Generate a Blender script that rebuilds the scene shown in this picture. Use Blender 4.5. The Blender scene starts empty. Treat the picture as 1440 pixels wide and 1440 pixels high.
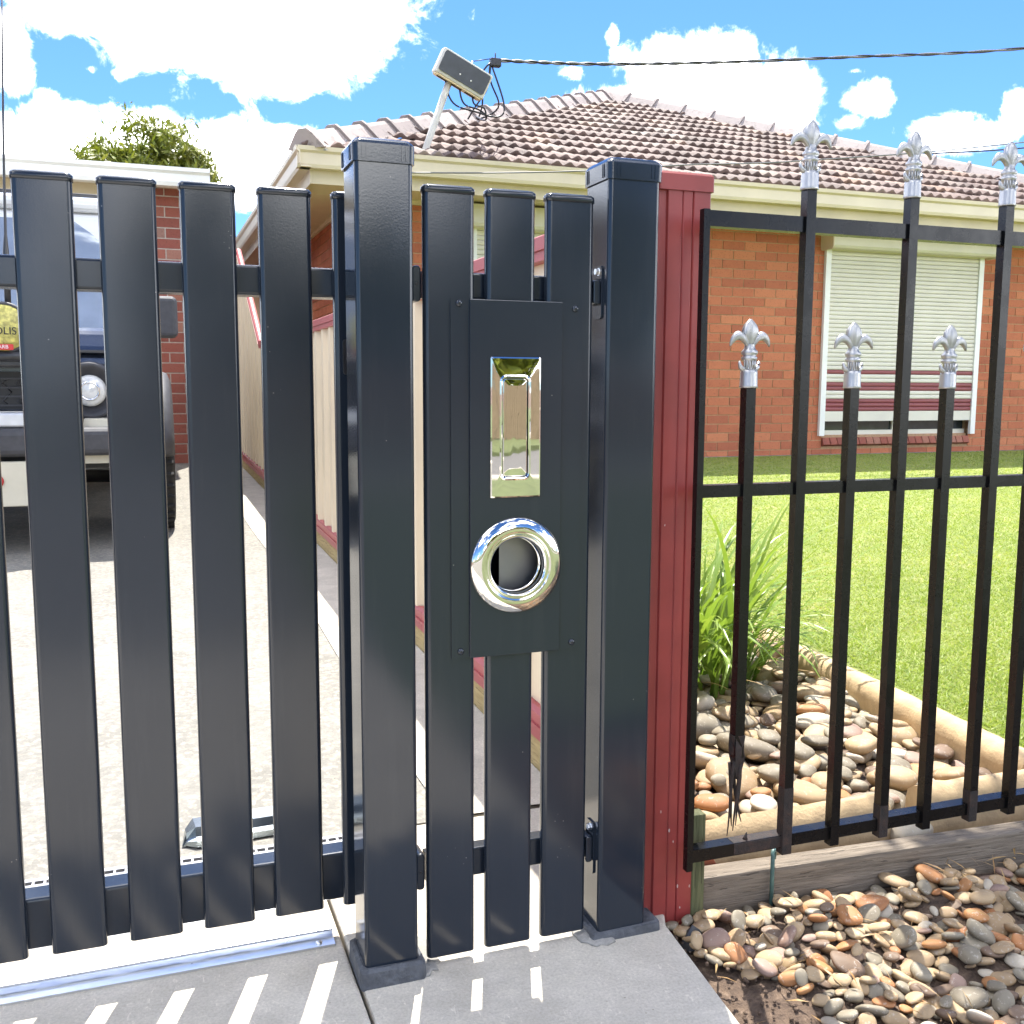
import bpy, bmesh, math, random
import numpy as np
from mathutils import Vector, Matrix, Euler
random.seed(7); rng = np.random.default_rng(7)
sc = bpy.context.scene
COL = sc.collection
R = math.radians
PI = math.pi

# ------------------------------------------------------------------ camera
F_PX, HC = 1430.0, 0.82
ROWS = ((0.9404254, 0.0378060, 0.3378916), (-0.3399741, 0.1168180, 0.9331512), (0.0041931, 0.9924335, -0.1227117))
def cam_vec(i): return Vector([r[i] for r in ROWS])        # world direction of the image's right / up / forward
cam = bpy.data.cameras.new('camera'); camo = bpy.data.objects.new('camera', cam); COL.objects.link(camo)
right, fwd = cam_vec(0).normalized(), cam_vec(2).normalized()
up = right.cross(fwd).normalized(); right = fwd.cross(up).normalized()
m = Matrix((right, up, -fwd)).transposed().to_4x4(); m.translation = Vector((0, 0, HC))
camo.matrix_world = m
cam.sensor_width = 36; cam.lens = 36 * F_PX / 1440; cam.clip_start = 0.02; cam.clip_end = 3000
sc.camera = camo
def ray(px, py): return right * ((px - 720) / F_PX) - up * ((py - 720) / F_PX) + fwd
def proj(p):
    v = Vector(p) - Vector((0, 0, HC)); d = v.dot(fwd)
    return (720 + F_PX * v.dot(right) / d, 720 - F_PX * v.dot(up) / d, d)
def ony(px, py, y):
    d = ray(px, py); return Vector((0, 0, HC)) + d * (y / d.y)

# ------------------------------------------------------------------ sky and sun
SUN_EL, SUN_AZ = R(66), R(19.4)
sun_dir = Vector((math.sin(SUN_AZ) * math.cos(SUN_EL), math.cos(SUN_AZ) * math.cos(SUN_EL), math.sin(SUN_EL)))
world = bpy.data.worlds.new('World'); sc.world = world; world.use_nodes = True
wn = world.node_tree; wn.nodes.clear()
def wnode(t, **k):
    n = wn.nodes.new(t)
    for a, b in k.items(): setattr(n, a, b)
    return n
def wlink(a, b): wn.links.new(a, b)
sky = wnode('ShaderNodeTexSky', sky_type='NISHITA', sun_disc=False)
sky.sun_elevation = SUN_EL; sky.sun_rotation = SUN_AZ
sky.air_density = 1.0; sky.dust_density = 0.15; sky.ozone_density = 3.0; sky.altitude = 100
tc = wnode('ShaderNodeTexCoord')
def wmath(op, a, b=None, c=None, clamp=False):
    n = wnode('ShaderNodeMath', operation=op); n.use_clamp = clamp
    for i, v in enumerate((a, b, c)):
        if v is None: continue
        if isinstance(v, (int, float)): n.inputs[i].default_value = v
        else: wlink(v, n.inputs[i])
    return n.outputs[0]
# cumulus clouds: (pixel x, pixel y, half width, half height) of each cloud's direction
CLOUDS = [(360, 20, 225, 95), (230, 25, 95, 70), (465, 55, 75, 52), (80, 5, 70, 40), (8, 70, 32, 55), (128, 97, 10, 8), (172, 104, 16, 9),
          (85, 160, 62, 20), (70, 145, 20, 18), (155, 158, 18, 16), (40, 225, 130, 62), (200, 212, 75, 52), (325, 225, 85, 62), (415, 215, 60, 40),
          (985, 115, 125, 62), (1085, 140, 75, 52), (880, 140, 75, 28), (1040, 80, 50, 28), (1215, 138, 36, 24), (1192, 172, 22, 14), (1345, 192, 62, 28),
          (1325, 178, 34, 20), (1432, 165, 28, 30), (862, 48, 9, 16), (868, 78, 14, 10), (805, 100, 22, 14), (560, 12, 20, 14), (1200, 100, 14, 6)]
field = None
for (px, py, a, b) in CLOUDS:
    c = ray(px, py).normalized()
    ax = right - c * right.dot(c); ax.normalize(); az = ax.cross(c)
    mp = wnode('ShaderNodeMapping', vector_type='TEXTURE')
    mp.inputs['Location'].default_value = c
    mp.inputs['Rotation'].default_value = Matrix((ax, c, az)).transposed().to_euler()
    mp.inputs['Scale'].default_value = (a * 1.04 / F_PX, a * 1.04 / F_PX, b * 1.04 / F_PX)
    wlink(tc.outputs['Generated'], mp.inputs['Vector'])
    ln = wnode('ShaderNodeVectorMath', operation='LENGTH'); wlink(mp.outputs[0], ln.inputs[0])
    v = wmath('SUBTRACT', 1.0, ln.outputs['Value'])
    v = wmath('MULTIPLY', v, 2.2 * min(1.0, b / 60.0) ** 0.5)
    field = v if field is None else wmath('SMOOTH_MAX', field, v, 0.12)
def wnoise(scale, detail, rough, vec=None, dist=0.0):
    n = wnode('ShaderNodeTexNoise'); n.inputs['Scale'].default_value = scale; n.inputs['Detail'].default_value = detail
    n.inputs['Roughness'].default_value = rough; n.inputs['Distortion'].default_value = dist
    wlink(vec or tc.outputs['Generated'], n.inputs['Vector']); return n.outputs['Fac']
# the same kind of broken cumulus everywhere else in the sky
far_clouds = wmath('MULTIPLY', wmath('SUBTRACT', wnoise(3.2, 3, 0.5), 0.49), 6.0)
dt = wnode('ShaderNodeVectorMath', operation='DOT_PRODUCT'); wlink(tc.outputs['Generated'], dt.inputs[0]); dt.inputs[1].default_value = fwd
outside = wnode('ShaderNodeMapRange'); outside.inputs['From Min'].default_value = 0.83; outside.inputs['From Max'].default_value = 0.72
outside.inputs['To Min'].default_value = -3.0; outside.inputs['To Max'].default_value = 0.0; wlink(dt.outputs['Value'], outside.inputs['Value'])
field = wmath('MAXIMUM', field, wmath('ADD', far_clouds, outside.outputs[0]))
fb = wmath('SUBTRACT', wnoise(24.0, 12, 0.66, dist=0.35), 0.5)
dens = wmath('ADD', field, wmath('MULTIPLY', fb, 3.4))
mask = wnode('ShaderNodeMapRange', interpolation_type='SMOOTHSTEP'); wlink(dens, mask.inputs['Value'])
mask.inputs['From Min'].default_value = 0.02; mask.inputs['From Max'].default_value = 1.15
cl_l = wnode('ShaderNodeMix', data_type='RGBA'); cl_l.inputs['A'].default_value = (8.5, 8.6, 8.8, 1); cl_l.inputs['B'].default_value = (11.5, 11.5, 11.5, 1)
wlink(wmath('MULTIPLY', dens, 1.2, clamp=True), cl_l.inputs['Factor'])
tint = wnode('ShaderNodeMix', data_type='RGBA', blend_type='MULTIPLY'); tint.inputs['Factor'].default_value = 1.0
wlink(sky.outputs[0], tint.inputs['A']); tint.inputs['B'].default_value = (0.128, 0.2, 0.31, 1)
mix = wnode('ShaderNodeMix', data_type='RGBA'); wlink(mask.outputs[0], mix.inputs['Factor'])
wlink(tint.outputs['Result'], mix.inputs['A']); wlink(cl_l.outputs['Result'], mix.inputs['B'])
bg = wnode('ShaderNodeBackground'); bg.inputs['Strength'].default_value = 0.13; wlink(mix.outputs['Result'], bg.inputs['Color'])
wo = wnode('ShaderNodeOutputWorld'); wlink(bg.outputs[0], wo.inputs['Surface'])
sl = bpy.data.lights.new('sun', 'SUN'); sl.energy = 2.0; sl.angle = R(0.5); sl.color = (1.0, 0.955, 0.88)
so = bpy.data.objects.new('sun', sl); COL.objects.link(so); so.rotation_euler = sun_dir.to_track_quat('Z', 'Y').to_euler(); so.location = (3, 8, 12)
sc.view_settings.view_transform = 'Standard'; sc.view_settings.look = 'None'; sc.view_settings.gamma = 1.0
sc.view_settings.exposure = 2.65; sc.view_settings.use_curve_mapping = False
sc.render.engine = 'CYCLES'
sc.cycles.use_denoising = True; sc.cycles.caustics_reflective = False; sc.cycles.caustics_refractive = False
sc.cycles.max_bounces = 8; sc.cycles.diffuse_bounces = 4; sc.cycles.glossy_bounces = 4; sc.cycles.sample_clamp_indirect = 6.0

# ------------------------------------------------------------------ materials
def new_mat(name):
    mt = bpy.data.materials.new(name); mt.use_nodes = True; nt = mt.node_tree
    b = nt.nodes['Principled BSDF']
    return mt, nt, b
class NT:
    def __init__(s, nt): s.nt = nt
    def n(s, t, **k):
        q = s.nt.nodes.new(t)
        for a, b in k.items(): setattr(q, a, b)
        return q
    def l(s, a, b): s.nt.links.new(a, b)
    def coord(s, kind='Object', scale=(1, 1, 1)):
        c = s.n('ShaderNodeTexCoord'); mp = s.n('ShaderNodeMapping'); mp.inputs['Scale'].default_value = scale
        s.l(c.outputs[kind], mp.inputs['Vector']); return mp.outputs[0]
    def world(s, scale=(1, 1, 1)):
        c = s.n('ShaderNodeNewGeometry'); mp = s.n('ShaderNodeMapping'); mp.inputs['Scale'].default_value = scale
        s.l(c.outputs['Position'], mp.inputs['Vector']); return mp.outputs[0]
    def noise(s, vec, scale, detail=4, rough=0.55, dist=0):
        q = s.n('ShaderNodeTexNoise'); q.inputs['Scale'].default_value = scale; q.inputs['Detail'].default_value = detail
        q.inputs['Roughness'].default_value = rough; q.inputs['Distortion'].default_value = dist
        if vec: s.l(vec, q.inputs['Vector'])
        return q.outputs['Fac']
    def ramp(s, fac, stops, interp='LINEAR'):
        q = s.n('ShaderNodeValToRGB'); q.color_ramp.interpolation = interp
        e = q.color_ramp.elements
        while len(e) < len(stops): e.new(0.5)
        for el, (p, c) in zip(e, stops):
            el.position = p; el.color = (*c, 1) if len(c) == 3 else c
        s.l(fac, q.inputs['Fac']); return q.outputs['Color']
    def mix(s, fac, a, b, mode='MIX'):
        q = s.n('ShaderNodeMix', data_type='RGBA', blend_type=mode)
        for k, v in (('Factor', fac), ('A', a), ('B', b)):
            i = q.inputs[k]
            if isinstance(v, (int, float)): i.default_value = v
            elif isinstance(v, tuple): i.default_value = (*v, 1) if len(v) == 3 else v
            else: s.l(v, i)
        return q.outputs['Result']
    def math(s, op, a, b=None, clamp=False):
        q = s.n('ShaderNodeMath', operation=op); q.use_clamp = clamp
        for i, v in enumerate((a, b)):
            if v is None: continue
            if isinstance(v, (int, float)): q.inputs[i].default_value = v
            else: s.l(v, q.inputs[i])
        return q.outputs[0]
    def bump(s, h, strength, dist, b):
        q = s.n('ShaderNodeBump'); q.inputs['Strength'].default_value = strength; q.inputs['Distance'].default_value = dist
        s.l(h, q.inputs['Height']); s.l(q.outputs[0], b.inputs['Normal'])
    def rand(s, island=False):
        if island: return s.n('ShaderNodeNewGeometry').outputs['Random Per Island']
        return s.n('ShaderNodeObjectInfo').outputs['Random']

def simple(name, col, rough=0.5, metal=0.0, spec=0.5, var=0.15, vscale=8.0, bump=0.0, bscale=60.0, bdist=0.001, coat=0.0, rvar=0.0):
    mt, nt, b = new_mat(name); q = NT(nt)
    v = q.world()
    nz = q.noise(v, vscale, 5)
    dark = tuple(c * (1 - var) for c in col); lite = tuple(min(1, c * (1 + var)) for c in col)
    q.l(q.ramp(nz, [(0.3, dark), (0.7, lite)]), b.inputs['Base Color'])
    b.inputs['Roughness'].default_value = rough; b.inputs['Metallic'].default_value = metal
    b.inputs['Specular IOR Level'].default_value = spec; b.inputs['Coat Weight'].default_value = coat
    if rvar:
        rr = q.n('ShaderNodeMapRange'); q.l(q.noise(v, vscale * 2.3, 4), rr.inputs['Value'])
        rr.inputs['To Min'].default_value = max(0.02, rough - rvar); rr.inputs['To Max'].default_value = rough + rvar
        q.l(rr.outputs[0], b.inputs['Roughness'])
    if bump: q.bump(q.noise(v, bscale, 3), bump, bdist, b)
    return mt

M = {}
# powder coated gate: dark blue-grey with a faint orange peel, dust towards nothing in particular
def powder(name, col, rough):
    mt, nt, b = new_mat(name); q = NT(nt); v = q.world()
    dust = q.noise(v, 5, 2, 0.5)
    vor = q.n('ShaderNodeTexVoronoi'); vor.inputs['Scale'].default_value = 120; q.l(v, vor.inputs['Vector'])
    spk = q.math('MULTIPLY', q.math('LESS_THAN', vor.outputs['Distance'], 0.10), q.math('GREATER_THAN', q.noise(v, 14, 3), 0.66))
    smear = q.math('MULTIPLY', q.math('SUBTRACT', q.noise(q.world((30, 30, 2.5)), 1.0, 6, 0.7), 0.55, True), 0.12)
    q.l(q.mix(q.math('ADD', q.math('MULTIPLY', spk, 0.5), smear, True), q.ramp(dust, [(0.3, col), (0.8, tuple(c * 1.08 + 0.001 for c in col))]), (0.22, 0.21, 0.2)), b.inputs['Base Color'])
    rr = q.n('ShaderNodeMapRange'); q.l(q.noise(v, 7, 2, 0.5), rr.inputs['Value'])
    rr.inputs['From Min'].default_value = 0.3; rr.inputs['From Max'].default_value = 0.7
    rr.inputs['To Min'].default_value = rough - 0.02; rr.inputs['To Max'].default_value = rough + 0.03
    q.l(rr.outputs[0], b.inputs['Roughness'])
    b.inputs['Specular IOR Level'].default_value = 0.5
    q.bump(q.noise(v, 420, 2), 0.08, 0.0006, b)
    return mt
M['powder'] = powder('powder_coat', (0.0115, 0.0165, 0.0255), 0.16)
M['post'] = powder('post_powder_coat', (0.0115, 0.0168, 0.026), 0.11)
def chipped(name, col, chip, rough, zlim, density, wear=(0.28, 0.24, 0.22), scale=130):
    """painted metal with small chips and splashes; chips thicken below zlim (soil splash and mower knocks)"""
    mt, nt, b = new_mat(name); q = NT(nt); v = q.world()
    base = q.ramp(q.noise(v, 12, 5), [(0.3, tuple(c * 0.85 for c in col)), (0.7, tuple(c * 1.15 for c in col))])
    vor = q.n('ShaderNodeTexVoronoi'); vor.inputs['Scale'].default_value = scale; q.l(q.world((1, 1, 0.4)), vor.inputs['Vector'])
    sp = q.math('LESS_THAN', q.math('ADD', vor.outputs['Distance'], q.math('MULTIPLY', q.noise(v, 60, 3), 0.25)), density)
    g = q.n('ShaderNodeNewGeometry'); sx = q.n('ShaderNodeSeparateXYZ'); q.l(g.outputs['Position'], sx.inputs[0])
    low = q.n('ShaderNodeMapRange'); q.l(sx.outputs['Z'], low.inputs['Value'])
    low.inputs['From Min'].default_value = zlim; low.inputs['From Max'].default_value = zlim * 0.3; 
    thr = q.math('GREATER_THAN', q.noise(v, 25, 2), q.math('SUBTRACT', 0.72, q.math('MULTIPLY', low.outputs[0], 0.25)))
    fac = q.math('MULTIPLY', sp, thr)
    q.l(q.mix(fac, base, chip), b.inputs['Base Color'])
    rr = q.n('ShaderNodeMapRange'); q.l(q.noise(v, 30, 4), rr.inputs['Value']); rr.inputs['To Min'].default_value = rough - 0.1; rr.inputs['To Max'].default_value = rough + 0.15
    q.l(rr.outputs[0], b.inputs['Roughness'])
    q.bump(q.noise(v, 180, 3), 0.1, 0.0008, b)
    return mt
M['maroon'] = chipped('maroon_painted_steel', (0.23, 0.034, 0.03), (0.42, 0.34, 0.31), 0.42, 0.4, 0.2, scale=75)
M['iron'] = chipped('black_painted_iron', (0.0035, 0.0035, 0.004), (0.1, 0.095, 0.09), 0.25, 0.05, 0.14)
def rusted():
    mt, nt, b = new_mat('rusting_iron'); q = NT(nt); v = q.world()
    f = q.noise(v, 70, 6, 0.7)
    q.l(q.ramp(f, [(0.36, (0.006, 0.005, 0.005)), (0.56, (0.022, 0.012, 0.009)), (0.8, (0.07, 0.032, 0.02))]), b.inputs['Base Color'])
    b.inputs['Roughness'].default_value = 0.8; q.bump(f, 0.8, 0.003, b); return mt
M['iron'].node_tree.nodes['Principled BSDF'].inputs['Specular IOR Level'].default_value = 0.3
M['rust'] = rusted()
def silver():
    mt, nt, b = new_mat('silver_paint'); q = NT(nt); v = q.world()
    geo = q.n('ShaderNodeNewGeometry')
    hollow_tone = q.ramp(geo.outputs['Pointiness'], [(0.46, (0.07, 0.07, 0.07)), (0.53, (0.34, 0.34, 0.34))])  # darker in the hollows, paler on raised edges
    q.l(q.mix(q.noise(v, 90, 5), hollow_tone, (0.42, 0.42, 0.42)), b.inputs['Base Color'])
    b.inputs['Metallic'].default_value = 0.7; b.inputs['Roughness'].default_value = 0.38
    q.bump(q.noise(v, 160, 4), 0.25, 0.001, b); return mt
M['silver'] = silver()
def steel(name, col, rough, wob=0.0, bscale=9.0):
    mt, nt, b = new_mat(name); q = NT(nt); v = q.world()
    b.inputs['Base Color'].default_value = (*col, 1); b.inputs['Metallic'].default_value = 1.0
    rr = q.n('ShaderNodeMapRange'); q.l(q.noise(v, 40, 4), rr.inputs['Value']); rr.inputs['To Min'].default_value = rough * 0.7; rr.inputs['To Max'].default_value = rough * 1.4
    q.l(rr.outputs[0], b.inputs['Roughness'])
    if wob: q.bump(q.noise(v, bscale, 2), wob, 0.01, b)
    return mt
M['stainless'] = steel('polished_stainless', (0.74, 0.72, 0.68), 0.02, 0.03, 10)
M['galv'] = steel('galvanised_steel', (0.72, 0.74, 0.76), 0.3, 0.03, 60)
M['chrome'] = steel('chrome', (0.8, 0.8, 0.82), 0.06)
# concrete
def concrete(name, c0, c1, fine, agg=None, bump=0.3):
    mt, nt, b = new_mat(name); q = NT(nt); v = q.world()
    big = q.noise(v, 2.2, 6, 0.6); mid = q.noise(v, 16, 6, 0.65); fin = q.noise(v, fine, 4, 0.7)
    colr = q.ramp(q.math('ADD', q.math('MULTIPLY', big, 0.5), q.math('MULTIPLY', mid, 0.5)), [(0.35, c0), (0.65, c1)])
    colr = q.mix(q.math('MULTIPLY', q.math('SUBTRACT', fin, 0.33, True), 1.5), colr, tuple(c * 0.55 for c in c0))
    stain = q.ramp(q.noise(v, 5.5, 8, 0.72, 0.6), [(0.42, (0, 0, 0)), (0.62, (1, 1, 1))])
    colr = q.mix(q.math('MULTIPLY', stain, 0.42), colr, tuple(c * 0.62 for c in c0))
    scuff = q.ramp(q.noise(q.world((3, 1.2, 1)), 34, 5, 0.7, 1.2), [(0.60, (0, 0, 0)), (0.68, (1, 1, 1))])
    colr = q.mix(q.math('MULTIPLY', scuff, 0.35), colr, tuple(min(1, c * 1.35) for c in c1))
    vor = q.n('ShaderNodeTexVoronoi'); vor.inputs['Scale'].default_value = 45; q.l(v, vor.inputs['Vector'])
    spots = q.math('MULTIPLY', q.math('LESS_THAN', vor.outputs['Distance'], 0.07), q.math('GREATER_THAN', q.noise(v, 11, 2), 0.58))
    colr = q.mix(q.math('MULTIPLY', spots, 0.6), colr, tuple(c * 0.35 for c in c0))
    if agg:
        va = q.n('ShaderNodeTexVoronoi'); va.inputs['Scale'].default_value = 150; q.l(v, va.inputs['Vector'])
        stone = q.ramp(va.outputs['Color'], agg)
        colr = q.mix(q.math('MULTIPLY', q.math('GREATER_THAN', q.noise(v, 60, 3), 0.52), 0.6), colr, stone)
        q.bump(va.outputs['Distance'], 0.5, 0.002, b)
    else: q.bump(q.math('ADD', fin, mid), bump, 0.0015, b)
    q.l(colr, b.inputs['Base Color']); b.inputs['Roughness'].default_value = 0.85; b.inputs['Specular IOR Level'].default_value = 0.3
    return mt
M['path'] = concrete('grey_concrete', (0.50, 0.455, 0.38), (0.70, 0.645, 0.545), 240)
M['drive'] = concrete('aggregate_concrete', (0.175, 0.168, 0.148), (0.265, 0.255, 0.228), 120, agg=[(0.2, (0.32, 0.29, 0.23)), (0.5, (0.2, 0.18, 0.15)), (0.8, (0.36, 0.34, 0.29))])
M['mortar_base'] = simple('cement_collar', (0.07, 0.075, 0.085), 0.75, var=0.4, vscale=45, bump=0.8, bscale=140, bdist=0.004)
M['splash'] = concrete('cement_smear', (0.26, 0.25, 0.23), (0.42, 0.40, 0.36), 150, bump=0.8)
def soil_mat():
    mt, nt, b = new_mat('soil'); q = NT(nt); v = q.world()
    f = q.noise(v, 55, 8, 0.7)
    q.l(q.ramp(f, [(0.3, (0.06, 0.04, 0.03)), (0.55, (0.14, 0.095, 0.065)), (0.75, (0.28, 0.2, 0.14))]), b.inputs['Base Color'])
    b.inputs['Roughness'].default_value = 0.95; q.bump(f, 1.0, 0.012, b); return mt
M['soil'] = soil_mat()
def timber(name, c0, c1, axis):
    mt, nt, b = new_mat(name); q = NT(nt)
    s = [22, 22, 22]; s[axis] = 1.6
    f = q.noise(q.coord('Object', tuple(s)), 4, 8, 0.7, 0.4)
    cr = q.noise(q.coord('Object', tuple(x * 2.4 for x in s)), 5, 3, 0.5)
    colr = q.ramp(f, [(0.3, c0), (0.7, c1)])
    colr = q.mix(q.math('MULTIPLY', q.math('LESS_THAN', cr, 0.36), 0.7), colr, tuple(c * 0.3 for c in c0))
    q.l(colr, b.inputs['Base Color']); b.inputs['Roughness'].default_value = 0.88; q.bump(q.math('ADD', f, cr), 0.7, 0.004, b); return mt
M['sleeper'] = timber('weathered_timber', (0.085, 0.068, 0.05), (0.235, 0.195, 0.15), 0)
M['stake'] = timber('mossy_timber', (0.045, 0.055, 0.02), (0.13, 0.13, 0.06), 2)
M['plinth'] = timber('tan_timber', (0.3, 0.21, 0.08), (0.5, 0.37, 0.17), 1)
M['verge'] = simple('street_grass', (0.10, 0.12, 0.045), 0.95, var=0.3, vscale=5, bump=0.6)
M['paling'] = timber('street_paling', (0.16, 0.115, 0.07), (0.27, 0.2, 0.12), 2)
M['edging'] = simple('cream_cement_edging', (0.46, 0.335, 0.19), 0.85, var=0.22, vscale=22, bump=0.6, bscale=170, bdist=0.002)
M['terracotta'] = simple('terracotta', (0.36, 0.1, 0.045), 0.85, var=0.35, vscale=30, bump=0.4)
def stone_mat(name, c0, c1):
    mt, nt, b = new_mat(name); q = NT(nt)
    oi = q.n('ShaderNodeObjectInfo'); v = q.world()
    va = q.n('ShaderNodeVectorMath', operation='ADD'); q.l(v, va.inputs[0]); q.l(oi.outputs['Random'], va.inputs[1])
    f = q.noise(va.outputs[0], 26, 6, 0.6, 0.6); g = q.noise(va.outputs[0], 130, 5, 0.7)
    base = q.mix(oi.outputs['Random'], c0, c1)
    colr = q.mix(q.math('MULTIPLY', f, 0.7), base, tuple(c * 0.6 for c in c0))
    colr = q.mix(q.math('MULTIPLY', q.math('GREATER_THAN', g, 0.6), 0.35), colr, (0.5, 0.47, 0.42))
    q.l(colr, b.inputs['Base Color']); b.inputs['Roughness'].default_value = 0.62; b.inputs['Specular IOR Level'].default_value = 0.35
    q.bump(q.math('ADD', f, g), 0.3, 0.002, b); return mt
STONES = {'tan': ((0.34, 0.235, 0.13), (0.44, 0.325, 0.19)), 'grey': ((0.19, 0.16, 0.112), (0.3, 0.262, 0.19)),
          'orange brown': ((0.34, 0.15, 0.06), (0.42, 0.21, 0.08)), 'pale cream': ((0.42, 0.36, 0.27), (0.52, 0.46, 0.36)),
          'dark brown': ((0.15, 0.1, 0.065), (0.22, 0.15, 0.1)), 'pinkish': ((0.27, 0.175, 0.13), (0.33, 0.23, 0.18))}
for k, (a, b_) in STONES.items(): M['stone ' + k] = stone_mat('river_stone_' + k.replace(' ', '_'), a, b_)
def leaf_mat(name, stops, trans=0.35, rough=0.5):
    mt, nt, b = new_mat(name); q = NT(nt)
    r = q.rand(True); v = q.world()
    f = q.math('ADD', q.math('MULTIPLY', r, 0.6), q.math('MULTIPLY', q.math('SUBTRACT', q.noise(v, 1.6, 6, 0.65), 0.22), 0.75))
    c = q.ramp(f, stops)
    q.l(c, b.inputs['Base Color']); b.inputs['Roughness'].default_value = rough; b.inputs['Specular IOR Level'].default_value = 0.4
    tr = q.n('ShaderNodeBsdfTranslucent'); q.l(q.mix(1.0, c, (1.0, 1.0, 0.55), 'MULTIPLY'), tr.inputs['Color'])
    mx = q.n('ShaderNodeMixShader'); mx.inputs[0].default_value = trans
    q.l(b.outputs[0], mx.inputs[1]); q.l(tr.outputs[0], mx.inputs[2])
    out = [n for n in nt.nodes if n.type == 'OUTPUT_MATERIAL'][0]; q.l(mx.outputs[0], out.inputs['Surface']); return mt
M['blade'] = leaf_mat('lawn_blades', trans=0.5, stops=[(0.1, (0.16, 0.26, 0.04)), (0.45, (0.27, 0.36, 0.065)), (0.75, (0.37, 0.43, 0.11)), (0.95, (0.52, 0.47, 0.2))])
M['strap'] = leaf_mat('strap_leaves', [(0.0, (0.09, 0.17, 0.025)), (0.4, (0.16, 0.27, 0.045)), (0.8, (0.3, 0.38, 0.08)), (1.0, (0.4, 0.4, 0.14))], 0.4, 0.32)
M['deadleaf'] = leaf_mat('dry_leaves', [(0.0, (0.3, 0.16, 0.06)), (1.0, (0.42, 0.3, 0.14))], 0.3)
M['treeleaf'] = leaf_mat('tree_leaves', [(0.0, (0.09, 0.13, 0.015)), (0.5, (0.17, 0.2, 0.025)), (1.0, (0.28, 0.28, 0.05))], 0.3)
M['bark'] = simple('bark', (0.12, 0.09, 0.065), 0.9, var=0.4, vscale=20, bump=0.8, bscale=40, bdist=0.01)
def lawn_base():
    mt, nt, b = new_mat('lawn_turf'); q = NT(nt); v = q.world()
    f = q.noise(v, 3.5, 6, 0.6); g = q.noise(q.world((1, 1, 1)), 120, 4, 0.7)
    c = q.ramp(f, [(0.3, (0.19, 0.275, 0.055)), (0.55, (0.27, 0.34, 0.075)), (0.75, (0.4, 0.39, 0.14))])
    c = q.mix(q.math('MULTIPLY', g, 0.6), c, (0.3, 0.28, 0.09))
    q.l(c, b.inputs['Base Color']); b.inputs['Roughness'].default_value = 0.9; q.bump(g, 1.0, 0.02, b); return mt
M['turf'] = lawn_base()
# bricks and tiles: colour changes from piece to piece
def piece_mat(name, stops, island, rough=0.85, spot=0.5, fine=60, bump=0.4):
    mt, nt, b = new_mat(name); q = NT(nt); v = q.world()
    c = q.ramp(q.rand(island), stops)
    f = q.noise(v, fine, 6, 0.7); g = q.noise(v, fine * 0.35, 3)
    c = q.mix(q.math('MULTIPLY', q.math('GREATER_THAN', f, 0.58), spot), c, tuple(x * 0.45 for x in stops[0][1]))
    c = q.mix(q.math('MULTIPLY', g, 0.25), c, tuple(min(1, x * 1.5) for x in stops[-1][1]))
    q.l(c, b.inputs['Base Color']); b.inputs['Roughness'].default_value = rough; b.inputs['Specular IOR Level'].default_value = 0.3
    q.bump(f, bump, 0.004, b); return mt
BR = [(0.0, (0.30, 0.088, 0.05)), (0.3, (0.37, 0.115, 0.06)), (0.7, (0.42, 0.138, 0.07)), (1.0, (0.48, 0.18, 0.09))]
M['brick'] = piece_mat('orange_brick', BR, False); M['brick_s'] = piece_mat('orange_brick_joined', BR, True)
BR2 = [(0.0, (0.2, 0.05, 0.035)), (0.6, (0.28, 0.075, 0.05)), (0.85, (0.32, 0.13, 0.085)), (1.0, (0.24, 0.14, 0.11))]
M['brick2'] = piece_mat('red_brick', BR2, False); M['brick2_s'] = piece_mat('red_brick_joined', BR2, True)
TL = [(0.0, (0.07, 0.052, 0.048)), (0.4, (0.115, 0.08, 0.072)), (0.75, (0.16, 0.115, 0.1)), (0.9, (0.21, 0.175, 0.15)), (1.0, (0.21, 0.125, 0.085))]
M['tile'] = piece_mat('weathered_tile', TL, False, 0.7, 0.35, 22); M['tile_s'] = piece_mat('weathered_tile_joined', TL, True, 0.7, 0.35, 22)
M['ridge'] = piece_mat('weathered_ridge_tile', [(0.0, (0.2, 0.17, 0.16)), (0.6, (0.3, 0.26, 0.24)), (1.0, (0.36, 0.3, 0.27))], False, 0.75, 0.4, 14)
M['mortar'] = simple('tan_mortar', (0.40, 0.25, 0.14), 0.95, var=0.2, vscale=40, bump=0.5)
M['mortar2'] = simple('pale_mortar', (0.5, 0.46, 0.4), 0.95, var=0.15, vscale=40, bump=0.5)
M['bedding'] = simple('ridge_mortar', (0.5, 0.48, 0.45), 0.95, var=0.25, vscale=20, bump=0.6)
M['gutter'] = simple('cream_gutter_paint', (0.62, 0.54, 0.40), 0.4, var=0.06, vscale=3)
M['soffit'] = simple('eave_lining', (0.56, 0.48, 0.34), 0.6, var=0.08, vscale=3)
M['shutter'] = simple('cream_shutter', (0.64, 0.61, 0.52), 0.45, var=0.05, vscale=4)
M['shutter_red'] = simple('maroon_shutter', (0.22, 0.045, 0.05), 0.45, var=0.08, vscale=4)
M['white'] = simple('white_paint', (0.76, 0.76, 0.73), 0.45, var=0.05, vscale=5)
M['glass'] = simple('dark_window_glass', (0.03, 0.035, 0.04), 0.06, var=0.3)
M['plinthc'] = simple('grey_footing', (0.2, 0.2, 0.21), 0.9, var=0.25, vscale=12, bump=0.4)
M['colorbond'] = simple('cream_steel_sheet', (0.66, 0.54, 0.37), 0.42, var=0.06, vscale=4)
M['railred'] = simple('red_steel_rail', (0.33, 0.06, 0.06), 0.42, var=0.08, vscale=6)
M['divider'] = steel('dull_zinc', (0.22, 0.22, 0.22), 0.45)
M['grate'] = steel('drain_steel', (0.55, 0.55, 0.56), 0.4)
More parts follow.
